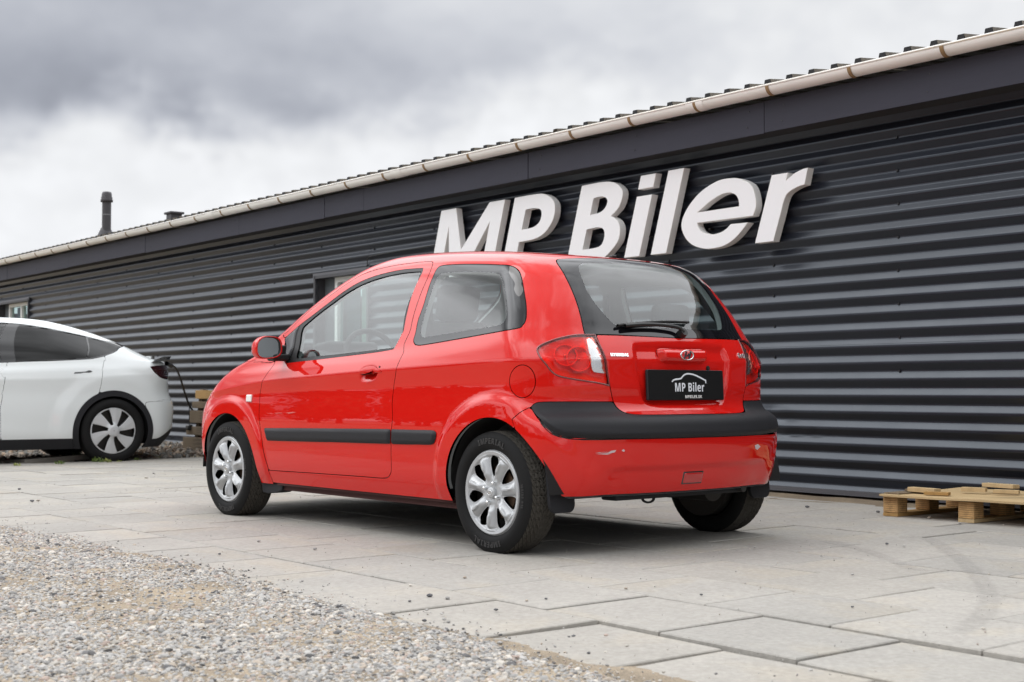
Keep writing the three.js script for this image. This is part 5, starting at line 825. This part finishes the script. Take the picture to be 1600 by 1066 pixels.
  letter('r', [[[[-1.53, 2.27, 1], [-1.382, 2.27, 1], [-1.397, 2.216, 1], [-1.325, 2.256], [-1.256, 2.276], [-1.201, 2.282, 1], [-1.232, 2.168, 1], [-1.303, 2.156], [-1.384, 2.123], [-1.419, 2.072], [-1.455, 1.97], [-1.519, B0, 1], [-1.691, B0, 1]]]]);
  part('stand_off', merge([-5.6, -5.0, -4.5, -3.6, -3.2, -2.85, -2.6, -2.2, -1.9, -1.5].map(sx => cyl(0.008, 0.008, 0.05, 8, sx, 1.95, 0.030, Math.PI / 2))), M.darkMetal, sg).userData.kind = 'stuff';
}
// ---------------------------------------------------------------- the white electric car, backed up to the wall on charge
function buildWhiteCar() {
  const TH = 1.52, org = V3(-9.614, -0.012, -1.006), frame = new THREE.Matrix4().makeRotationY(TH).setPosition(org);
  const car = thing('electric_car', 'white electric crossover with dark tinted windows, plugged in beside the wall', 'car', [org.x, org.y, org.z], TH);
  const yt = hermite([-3.4, -2.4, -1.6, -1.05, -0.6, -0.36, -0.13, 0.114, 0.36, 0.52, 0.64, 0.76], [1.20, 1.42, 1.49, 1.498, 1.474, 1.426, 1.362, 1.284, 1.198, 1.146, 1.112, 1.095]);
  const yb = hermite([-3.4, -2.2, -1.1, -0.3, 0.2, 0.5, 0.76], [0.84, 0.93, 0.985, 1.02, 1.03, 1.04, 1.045]);
  const ys = hermite([-3.4, -1.14, -0.5, -0.1, 0.35, 0.8], [0.80, 0.852, 0.866, 0.89, 0.91, 0.92]);
  const G = h => x => yb(x) + h * Math.max(0.012, yt(x) - yb(x)), row = (Y, W, xr, rc, nr, xf, fc, nf) => ({ Y, W, xr, rc, nr, xf, fc, nf });
  const rows = [row(() => 0.15, 0.845, 0.70, 0.42, 2.4, -3.45, 0.6, 2.3), row(() => 0.26, 0.885, 0.80, 0.44, 2.4, -3.58, 0.6, 2.3), row(() => 0.45, 0.898, 0.845, 0.45, 2.4, -3.64, 0.6, 2.3), row(() => 0.62, 0.894, 0.838, 0.45, 2.4, -3.62, 0.6, 2.3), row(() => 0.70, 0.888, 0.800, 0.44, 2.4, -3.56, 0.6, 2.3), row(ys, 0.889, 0.790, 0.44, 2.4, -3.35, 0.55, 2.3), row(x => lerp(ys(x), yb(x), 0.6), 0.868, 0.782, 0.44, 2.4, -3.1, 0.5, 2.4), row(yb, 0.838, 0.765, 0.44, 2.4, -2.8, 0.5, 2.4), row(G(0.3), 0.785, 0.70, 0.44, 2.4, -2.35, 0.45, 2.4), row(G(0.6), 0.712, 0.58, 0.44, 2.4, -1.95, 0.42, 2.5), row(G(0.85), 0.63, 0.44, 0.42, 2.4, -1.62, 0.4, 2.5), row(G(0.95), 0.55, 0.30, 0.40, 2.4, -1.42, 0.4, 2.4), row(G(0.99), 0.36, 0.05, 0.36, 2.3, -1.15, 0.36, 2.3), row(G(1), 0, -0.5, 0.1, 2, -0.8, 0.1, 2)];
  const plan = x => 1 - 0.02 * Math.pow(clamp((x + 1) / 1.3, 0, 2), 2) - 0.05 * Math.pow(clamp((-1.2 - x) / 2, 0, 2), 2);
  const aR = 0.425, ax = 0.0, ay = 0.318, fx = -2.74;
  const flare = (x, y, z) => { if (z < 0.5 || y > 0.98) return 0; const l = c => 0.018 * (1 - sstep(0.10, 0.26, Math.hypot(x - c, y - ay) - aR)); return l(ax) + l(fx); };
  const S = new Skin({ rows, breaks: [5], plan, flare, NR: 56, NS: 170, NF: 30, tStep: 0.016, frame }), { NI, NV } = S;
  const T1 = { ox: 0, oy: 480, k: 5.7 }, T2 = { ox: 0, oy: 590, k: 5.714 };
  // side glass: trace what shows, continue forward in skin coordinates
  const top = [[160, 148], [400, 185], [600, 225], [770, 262], [950, 305], [1110, 346, 1], [1040, 390], [960, 425], [880, 450], [770, 465], [500, 478], [130, 490]].map(p => [...S.find(p[0] / 5.7, 480 + p[1] / 5.7), p[2] || 0]);
  const jT = top[0][1], jB = top[top.length - 1][1], iF = top[0][0] + 105;
  const dloO = S.dense([[iF, jB - 1, 1], [iF - 14, jB + (jT - jB) * 0.62], [iF - 36, jT - 1], [top[0][0] + 30, jT + 0.5], ...top, [top[0][0] + 40, jB - 0.5]]);
  const pane = a => S.outline(a, T1);
  const rearPaneO = pane([[166, 160, 1], [400, 194], [600, 233], [764, 268, 1], [766, 452, 1], [500, 466], [142, 478, 1]]);
  const quartO = pane([[780, 274, 1], [900, 302], [1060, 344], [1030, 378], [960, 412], [880, 436], [780, 452, 1]]);
  const pI = S.find(10 / 5.7, 480 + 478 / 5.7), pJ = S.find(66 / 5.7, 480 + 146 / 5.7);
  const frontPaneO = S.dense([[pI[0], pI[1], 1], [pJ[0], pJ[1], 1], [pJ[0] + 30, pJ[1]], [iF - 40, jT - 2.5], [iF - 18, jB + (jT - jB) * 0.55], [iF - 6, jB + 1, 1]]);
  const doorRO = (() => { const a = [[918, 520], [912, 600], [900, 690], [885, 752]].map(p => S.find(p[0] / 5.7, 480 + p[1] / 5.7)), b = [[0, 905], [20, 800], [45, 640], [65, 492]].map(p => S.find(Math.max(1, p[0]) / 5.7, 480 + p[1] / 5.7)); const jb = 6; const F2 = (x, y) => S.find(x / 5.714, 590 + y / 5.714); return [S.find(936 / 5.7, 480 + 432 / 5.7), ...a, F2(800, 300), F2(660, 500), [F2(655, 540)[0], jb], [b[0][0], jb], ...b, [b[3][0] - 60, b[3][1] + 2]]; })();
  const lampO = pane([[1335, 530, 1], [1400, 522], [1480, 518, 1], [1494, 560], [1492, 648, 1], [1440, 632], [1385, 592]]);
  const portO = pane([[1338, 528, 1], [1400, 500], [1450, 500, 1], [1470, 518, 1], [1400, 524]]);
  const handO = pane([[650, 582], [760, 574], [788, 563], [816, 566], [806, 582], [660, 594]]);
  const hatchO = (() => { const a = [[855, 232], [1110, 340], [1250, 420], [1340, 470]].map(p => S.find(p[0] / 5.7, 480 + p[1] / 5.7)); return [...a, [12, a[3][1] - 2], [-8, a[3][1] - 3], [-8, NV], [a[0][0], NV]]; })();
  const bumpL = [[1300, 848], [1420, 836], [1530, 820]].map(p => S.find(p[0] / 5.7, 480 + p[1] / 5.7));
  const f = {}; for (const [k, o] of Object.entries({ hatch: hatchO, dlo: dloO, rp: rearPaneO, qt: quartO, fp: frontPaneO, door: doorRO, lamp: lampO, hand: handO, bump: [[-8, -3], [bumpL[0][0] + 1, -3], ...bumpL, [-8, bumpL[2][1]]] })) f[k] = S.sdf(o);
  const ring = S.field((x, y, z) => z < 0.5 ? -1 : Math.max(aR - Math.hypot(x - ax, y - ay), aR - Math.hypot(x - fx, y - ay)));
  const hole = S.field((x, y, z) => z < 0.5 ? -1 : Math.max(aR - 0.058 - Math.hypot(x - ax, y - ay), aR - 0.058 - Math.hypot(x - fx, y - ay)));
  const low = S.field((x, y) => (x > 0.3 ? 0.235 + 0.10 * sstep(0.45, 0.72, x) : 0.255) - y);
  const screen = S.field((x, y, z, i) => Math.min((i - (NI - 1 - 22)) * 0.02, y - 1.0, 1.40 - y));
  const un = (...fs) => fneg(fmax(...fs)), mir = [g => g, mirrorZ];
  part('body_shell', S.panel(fmin(un(f.dlo, ring, low, f.lamp, f.door, f.bump, screen, f.hatch)), { both: true }), M.white, car);
  part('tailgate', S.panel(fmin(f.hatch, un(f.dlo, f.lamp)), { both: true }), M.white, car);
  part('rear_bumper', S.panel(fmin(f.bump, un(ring, low, f.lamp)), { both: true }), M.white, car);
  part('windscreen', S.panel(screen, { both: true, off: () => -0.003 }), M.tint, car);
  part('lower_cladding', S.panel(fmin(low, fneg(hole), fneg(fmin(ring, S.field(() => 1)))), { both: true, gap: 0 }), M.trim, car);
  mir.forEach((m, s) => {
    const d = part('door', m(S.panel(fmin(f.door, un(f.dlo, ring, low)), {})), M.white, car); part('door_handle', m(S.panel(f.hand, { gap: 0, off: q => 0.006 * sstep(-0.002, 0.01, q), flange: 0.006 })), M.blackGloss, d);
    part('wheel_arch_trim', m(S.panel(fmin(ring, fneg(hole)), { gap: 0, off: () => 0.006, flange: 0.02 })), M.trim, car);
    const w = part('side_window', m(S.panel(fmin(f.dlo, un(f.rp, f.qt, f.fp)), { gap: 0.001, off: () => -0.002 })), M.blackGloss, car); for (const q of [f.rp, f.qt]) part('pane', m(S.panel(q, { gap: 0, off: () => -0.003, flange: 0 })), M.tint, w); part('pane', m(S.panel(f.fp, { gap: 0, off: () => -0.003, flange: 0 })), M.glass, w);
    const L = part('tail_lamp', m(S.panel(f.lamp, { gap: 0.001, off: () => -0.002 })), phy({ color: rgb(0.03, 0.004, 0.005), roughness: 0.08, clearcoat: 1 }), car);
  });
  part('interior_lining', S.panel(un(f.rp, f.qt, f.fp, screen, ring), { both: true, gap: 0.0, off: () => -0.035, flange: 0 }), M.liner, car);
  part('floor_pan', merge([box(3.3, 0.06, 1.2, -1.35, 0.19, 0), box(1.9, 0.06, 1.55, -1.37, 0.185, 0)]), M.under, car);
  part('seats', merge([rbox(0.14, 0.62, 0.5, 0.05, -1.0, 0.85, 0.37, 0, 0, -0.25), rbox(0.14, 0.62, 0.5, 0.05, -1.0, 0.85, -0.37, 0, 0, -0.25), rbox(0.12, 0.55, 1.2, 0.05, -0.1, 0.8, 0, 0, 0, -0.3)]), M.seat, car);
  { const lo = S.find(1432 / 5.7, 480 + 470 / 5.7), p = S.at(lo[0], lo[1]); const sp = [[0.60, 1.10, 0.40], [0.66, 1.105, 0.2], [0.69, 1.108, 0]]; const pts = [...sp.map(q => V3(q[0], q[1], q[2])), ...sp.slice(0, 2).reverse().map(q => V3(q[0], q[1], -q[2]))]; part('tail_spoiler', tube(pts, 0.02, 30, 8).scale(1, 1, 1), M.white, car); }
  // open charge flap and plug
  { const a = S.find(1345 / 5.7, 480 + 500 / 5.7), p = S.at(a[0], a[1]), b = S.find(1430 / 5.7, 480 + 500 / 5.7), q = S.at(b[0], b[1]); const y = q[1] + 0.012; const sh = new THREE.Shape([[-0.10, 0], [0.10, 0.028], [0.125, 0.062], [0.02, 0.03]].map(v => new THREE.Vector2(...v))); const fl = new THREE.ExtrudeGeometry(sh, { depth: 0.12, bevelEnabled: false }).translate(0, 0, -0.02); fl.rotateY(0.35); fl.translate((p[0] + q[0]) / 2 + 0.02, y, q[2] - 0.02); const m = part('charge_flap', fl, M.blackGloss, car, 'open charge port flap'); part('charge_port', rbox(0.07, 0.07, 0.03, 0.012, (p[0] + q[0]) / 2 + 0.03, y - 0.055, q[2] - 0.0), M.black, car); }
  const hub = 0.328, R = 0.337, ty = tyreGeo({ R, rim: 0.238, w: 0.24, hub, fine: false }), cov = wheelCover5(0.243), back = merge([cyl(0.236, 0.236, 0.18, 40, 0, 0, -0.06, Math.PI / 2)]);
  for (const [x, z, ry] of [[0, 0.785, 0], [0, -0.785, Math.PI], [fx, 0.785, 0], [fx, -0.785, Math.PI]]) { const w = new THREE.Group(); w.name = 'wheel'; w.position.set(x, hub, z); w.rotation.y = ry; car.add(w); part('tyre', ty, M.rubber, w); const c = part('wheel_cover', cov, M.aero, w); c.position.z = 0.112; c.rotation.z = 0.2; part('rim', back, M.darkMetal, w); }
  for (const cx of [ax, fx]) for (const s of [1, -1]) { const Rr = aR - 0.045; part('wheel_housing', merge([new THREE.CylinderGeometry(Rr, Rr, 0.36, 36, 1, true, -Math.PI / 2 - 0.2, Math.PI + 0.4).rotateX(-Math.PI / 2).translate(cx, ay, s * 0.69), new THREE.CircleGeometry(Rr, 36, -0.2, Math.PI + 0.4).translate(cx, ay, s * 0.52)]), M.liner, car); }
  shadows(car); return S;
}
const suvSkin = buildWhiteCar();
// ---------------------------------------------------------------- charging cable
{
  const pts = [onZ(264, 570, -1.45), onZ(274, 575, -1.75), onZ(282, 592, -2.05), onZ(289, 615, -2.25), onZ(296, 634, -2.38), onZ(304, 646, -2.5), onZ(312, 660, -2.58)];
  const c = thing('charging_cable', 'black charging cable hanging from the open port of the white car', 'cable', [0, 0, 0]);
  part('cable', tube(pts, 0.011, 70, 10), M.black, c); const p0 = pts[0], p1 = pts[1]; part('plug', new THREE.TubeGeometry(new THREE.LineCurve3(p0.clone().lerp(p1, -0.35), p0.clone().lerp(p1, 0.35)), 1, 0.024, 14, false), M.black, c);
  const a = onZ(295.5, 632, -2.36), b = onZ(295.5, 668, -2.36); const d = thing('adapter_plug', 'black adapter dangling on a thin lead beside the timber', 'adapter', [0, 0, 0]); part('lead', tube([a, a.clone().lerp(b, 0.5).add(V3(0.005, 0, 0)), b], 0.005, 12, 6), M.black, d); part('adapter', rbox(0.10, 0.065, 0.06, 0.02, b.x, b.y, b.z), M.black, d); shadows(c); shadows(d);
}
// ---------------------------------------------------------------- wood
const woodN = tileFbm(301, 4, 5), woodFine = tileNoise(307, 220);
const woodTex = (c0, c1, stain) => noiseTex(512, (u, v) => { const w = woodN(u * 0.25, v) * 3.0 + v * 16; const ring = 0.5 + 0.5 * Math.sin(w * 6.28); const f = woodFine(u * 0.12, v); const t = clamp(0.25 + 0.4 * ring + 0.35 * (f - 0.5)); const st = stain * sstep(0.55, 0.75, woodN(u + 0.3, v + 0.6)); return [0, 1, 2].map(q => lerp(c0[q], c1[q], t) * (1 - st)); });
const fresh = woodTex([0.80, 0.68, 0.48], [0.94, 0.84, 0.66], 0.14), aged = woodTex([0.50, 0.44, 0.36], [0.66, 0.59, 0.49], 0.25), amber = woodTex([0.72, 0.56, 0.33], [0.87, 0.72, 0.47], 0.12);
const wFresh = std(rgb(0.70, 0.70, 0.72), 0.8, 0, { map: rep(fresh, 1.1, 5) }), wAged = std(rgb(0.62, 0.60, 0.58), 0.9, 0, { map: rep(aged, 1.1, 4) }), wAmber = std(rgb(0.66, 0.64, 0.62), 0.82, 0, { map: rep(amber, 1.1, 4) }), wPly = std(rgb(0.70, 0.69, 0.69), 0.8, 0, { map: rep(fresh, 0.6, 1.2) });
const layered = noiseTex(256, (u, v) => { const k = v * 8, fr = k - Math.floor(k); const e = Math.min(fr, 1 - fr) < 0.07 ? 0.45 : 1; const n = woodN(u, Math.floor(k) / 8); const s = (0.72 + 0.25 * n) * e; return [s * 1.0, s * 0.80, s * 0.53]; });
const wBlock = std(rgb(0.68, 0.68, 0.70), 0.85, 0, { map: layered });
function plank(w, h, d, x, y, z, ry = 0, rx = 0, rz = 0) { return rbox(w, h, d, Math.min(w, h, d) * 0.06, x, y, z, ry, rx, rz, 1); }
{
  const p = thing('wooden_pallet', 'pale wooden pallet topped with plywood by the corrugated wall', 'pallet', [0.0, 0, -2.10], 0.02);
  const bx = [0.05, 0.545, 1.04], bz = [-0.05, -0.37, -0.69];
  for (const x of bx) for (const z of bz) part('block', plank(0.10, 0.095, 0.10, x, 0.0695, z), wBlock, p);
  for (const x of bx) part('bottom_board', plank(0.10, 0.02, 0.74, x, 0.0115, -0.37), x < 0.1 ? wAmber : wFresh, p);
  const g = new THREE.BoxGeometry(1.19, 0.012, 0.82, 24, 1, 12), a = g.attributes.position; for (let i = 0; i < a.count; i++) { const x = a.getX(i), z = a.getZ(i); a.setY(i, a.getY(i) + 0.006 * Math.sin(x * 3.1) * Math.cos(z * 2.2) + 0.004 * noise(x * 3, z * 3)); } g.computeVertexNormals(); part('plywood_sheet', g.translate(0.595, 0.128, -0.375), wPly, p);
  part('top_board', plank(0.10, 0.018, 0.30, 0.05, 0.128, -0.16), wAged, p); shadows(p);
  const off = [['longer pale offcut lying across the pallet corner beside the knotty board', 0.20, 0.026, 0.055, 0.17, 0.153, -2.26, -0.10, wFresh], ['small amber offcut at the front edge of the plywood', 0.14, 0.018, 0.05, 0.30, 0.144, -2.20, 0.30, wAmber], ['pale offcut bridging two others at the back of the pallet', 0.22, 0.022, 0.06, 0.44, 0.178, -2.62, -0.12, wFresh], ['short pale offcut under the bridging piece, on the side of the knotty board', 0.14, 0.024, 0.05, 0.33, 0.154, -2.52, 0.35, wFresh], ['short pale offcut under the bridging piece, on the open side of the plywood', 0.14, 0.02, 0.05, 0.54, 0.154, -2.52, 0.40, wFresh], ['thin dark-edged offcut lying flat at the pallet corner', 0.13, 0.014, 0.08, 0.10, 0.147, -2.30, 0.2, wAged]];
  off.forEach(([l, w, h, d, x, y, z, ry, m]) => single('wood_offcut', plank(w, h, d, 0, 0, 0), m, l, 'offcut', [x, y, z], ry, 'offcuts on the pallet'));
}
{ // an old pallet leaning on its edge by the wall
  const t = thing('leaning_pallet', 'weathered wooden pallet propped on its edge in front of the corrugated wall', 'pallet', [-9.55, 0, -2.42]);
  const rowsP = [[0.0, 0.19, wAged, -0.10], [0.215, 0.315, wAged, -0.055], [0.355, 0.50, wAged, -0.02], [0.525, 0.605, wAged, 0.015], [0.635, 0.735, wAmber, 0.055]];
  rowsP.forEach(([a, b, m, s], q) => part('board', plank(1.0, b - a - 0.004, 0.05, 0.09 + s, (a + b) / 2, 0.05 - 0.05 * q * 0.4), m, t));
  for (const x of [-0.30, 0.1, 0.5]) part('batten', plank(0.09, 0.74, 0.07, x, 0.375, -0.05, 0, -0.11, 0), wAged, t); shadows(t);
}
// ---------------------------------------------------------------- loose slab at the paving edge, weeds
single('loose_slab', plank(0.62, 0.05, 1.0, 0, 0, 0), std(rgb(0.50, 0.48, 0.45), 0.95, 0, { map: rep(concTex, 0.6), bumpMap: rep(concBump, 1.5), bumpScale: 0.002 }), 'tilted grey concrete slab beside the white car', 'slab', [-9.32, 0.012, -0.52], 0.05).rotation.set(0.03, 0.25, 0.05);
{
  const leaf = new THREE.BufferGeometry(); leaf.setAttribute('position', new THREE.Float32BufferAttribute([0, 0, 0, 0.004, 0.010, 0.002, -0.004, 0.011, 0.001, 0.003, 0.022, 0.006, -0.003, 0.021, 0.006, 0, 0.032, 0.013], 3)); leaf.setIndex([0, 1, 2, 2, 1, 3, 2, 3, 4, 4, 3, 5]); leaf.setAttribute('uv', new THREE.Float32BufferAttribute(new Float32Array(12), 2)); leaf.computeVertexNormals();
  const lm = phy({ color: rgb(0.16, 0.23, 0.045), roughness: 0.8, transmission: 0.3, thickness: 0 }), lm2 = phy({ color: rgb(0.30, 0.33, 0.08), roughness: 0.8, transmission: 0.3, thickness: 0 });
  const spots = [[153, 722, 70, 1, 'tallest leafy weed beside the tyre of the white car'], [168, 722.5, 46, 0.8, 'low weed on the paving edge right under the tyre of the white car'], [93, 725, 40, 0.8, 'weed at the foot of the tilted slab'], [27, 728, 36, 0.75, 'weed at the paving edge in the shade of the white car'], [214, 719.5, 42, 0.7, 'weed between the white car and the leaning pallet'], [248, 716, 28, 0.5, 'small weed close to the leaning pallet'], [120, 712, 60, 1.0, 'dark weed in the gap behind the tilted slab'], [186, 722, 26, 0.5, 'tiny weed in a slab joint near the white car']];
  spots.forEach(([x, y, n, s, label], q) => { const r = rng(700 + q), p = onGround(x, y), gs = []; for (let k = 0; k < n; k++) { const g = leaf.clone(); const sc = s * (0.6 + r() * 0.9); g.scale(sc * 1.5, sc, sc); g.rotateX(r() * 1.1 - 0.1); g.rotateY(r() * 6.3); const rad = 0.05 * s * Math.sqrt(r()); const th = r() * 6.3; g.translate(rad * Math.cos(th) * 1.6, 0.045 * s * r() * (1 - rad / (0.055 * s)), rad * Math.sin(th)); gs.push(g); } const w = thing('weed', label, 'weed', [p.x, -0.004, p.z], 0, 'weeds along the paving edge'); part('leaves', merge(gs), q % 2 ? lm2 : lm, w).userData.kind = 'stuff'; shadows(w); });
}
// ---------------------------------------------------------------- stones lying loose on the paving
{
  const sp = [[343, 868, 5], [404, 848, 5.5], [492, 860, 6], [671, 934, 9], [699, 938, 7], [726, 905, 6], [775, 956, 7], [667, 956, 6], [690, 962, 5.5], [663, 973, 7], [694, 971, 7], [947, 996, 7], [896, 997, 6], [889, 998, 5], [979, 1013, 7], [920, 1024, 6.5], [946, 1022, 5], [823, 941, 5], [853, 938, 4.5], [978, 922, 5], [1037, 1054, 6], [1096, 932, 5], [1332, 900, 5], [1179, 858, 5], [1332, 951, 4.5], [1537, 985, 6], [1413, 855, 4.5], [1261, 794, 6], [1372, 802, 6], [1452, 811, 5], [1386, 852, 5], [1500, 820, 4.5], [641, 917, 5], [640, 942, 5], [1267, 1051, 6], [59, 784, 6], [50, 785, 6], [228, 748, 5], [240, 741, 4], [30, 766, 4.5]];
  const r = rng(91), lab = (x) => x; const names = ['darker', 'pale'];
  sp.forEach(([x, y, s], q) => { const p = onGround(x, y), d = p.clone().sub(CAM).length(), R = s / FPX * d * 0.5; const c = stoneCol(r); if (q % 3 === 0) c.setRGB(0.10, 0.10, 0.105); const m = single('loose_stone', stoneGeos[q % 5], std(c, 0.9), 'small loose stone lying on the concrete paving', 'stone', [p.x, 0.004 + R * 0.42, p.z], r() * 6, 'loose stones on the paving'); m.scale.set(R, R * 0.9, R); });
}
// ---------------------------------------------------------------- unseen trees added behind the camera for the car's side and windows to mirror
{
  const bark = std(rgb(0.06, 0.05, 0.04), 0.95), lv = [std(rgb(0.045, 0.065, 0.025), 0.9), std(rgb(0.06, 0.075, 0.03), 0.9)];
  const mk = (seed) => { const r = rng(seed), pos = [], idx = []; const lobes = Array.from({ length: 9 }, () => [(r() - 0.5) * 2.6, 2.2 + r() * 3.6, (r() - 0.5) * 2.6, 0.9 + r() * 0.9]); const v = V3(), a = V3(), b = V3(); for (let k = 0; k < 1500; k++) { const L = lobes[k % 9]; v.set(r() - 0.5, r() - 0.5, r() - 0.5).normalize().multiplyScalar(L[3] * Math.cbrt(0.35 + 0.65 * r())).add(V3(L[0], L[1], L[2])); a.set(r() - 0.5, r() - 0.5, r() - 0.5).normalize().multiplyScalar(0.22); b.set(r() - 0.5, r() - 0.5, r() - 0.5).cross(a).normalize().multiplyScalar(0.16); const s = pos.length / 3; pos.push(v.x - a.x, v.y - a.y, v.z - a.z, v.x + b.x, v.y + b.y, v.z + b.z, v.x + a.x, v.y + a.y, v.z + a.z, v.x - b.x, v.y - b.y, v.z - b.z); idx.push(s, s + 1, s + 2, s, s + 2, s + 3); } const g = new THREE.BufferGeometry(); g.setAttribute('position', new THREE.Float32BufferAttribute(pos, 3)); g.setIndex(idx); g.computeVertexNormals(); g.setAttribute('uv', new THREE.Float32BufferAttribute(new Float32Array(pos.length / 3 * 2), 2)); return g; };
  const crowns = [mk(1), mk(2), mk(3)], trunk = merge([cyl(0.10, 0.2, 3.2, 9, 0, 1.6, 0), cyl(0.04, 0.09, 2, 7, 0.5, 3.2, 0.1, 0, 0, -0.6), cyl(0.04, 0.09, 2, 7, -0.5, 3.3, -0.2, 0, 0, 0.6)]), r = rng(8);
  for (let q = 0; q < 46; q++) { const t = q / 45, x = lerp(-60, 46, t) + (r() - 0.5) * 2, z = 30 + 12 * Math.sin(t * 3.0) + (r() - 0.5) * 5; const s = 0.75 + 0.5 * r(); const tr = thing('added_tree', 'one of the unseen leafy trees added for the car to mirror', 'added_tree', [x, -0.05, z], r() * 6, 'unseen trees added for mirroring'); tr.scale.set(s * 1.25, s * (0.7 + 0.3 * r()), s * 1.25); part('trunk', trunk, bark, tr); part('crown', crowns[q % 3], lv[q % 2], tr); shadows(tr); }
}
renderer.render(scene, camera);
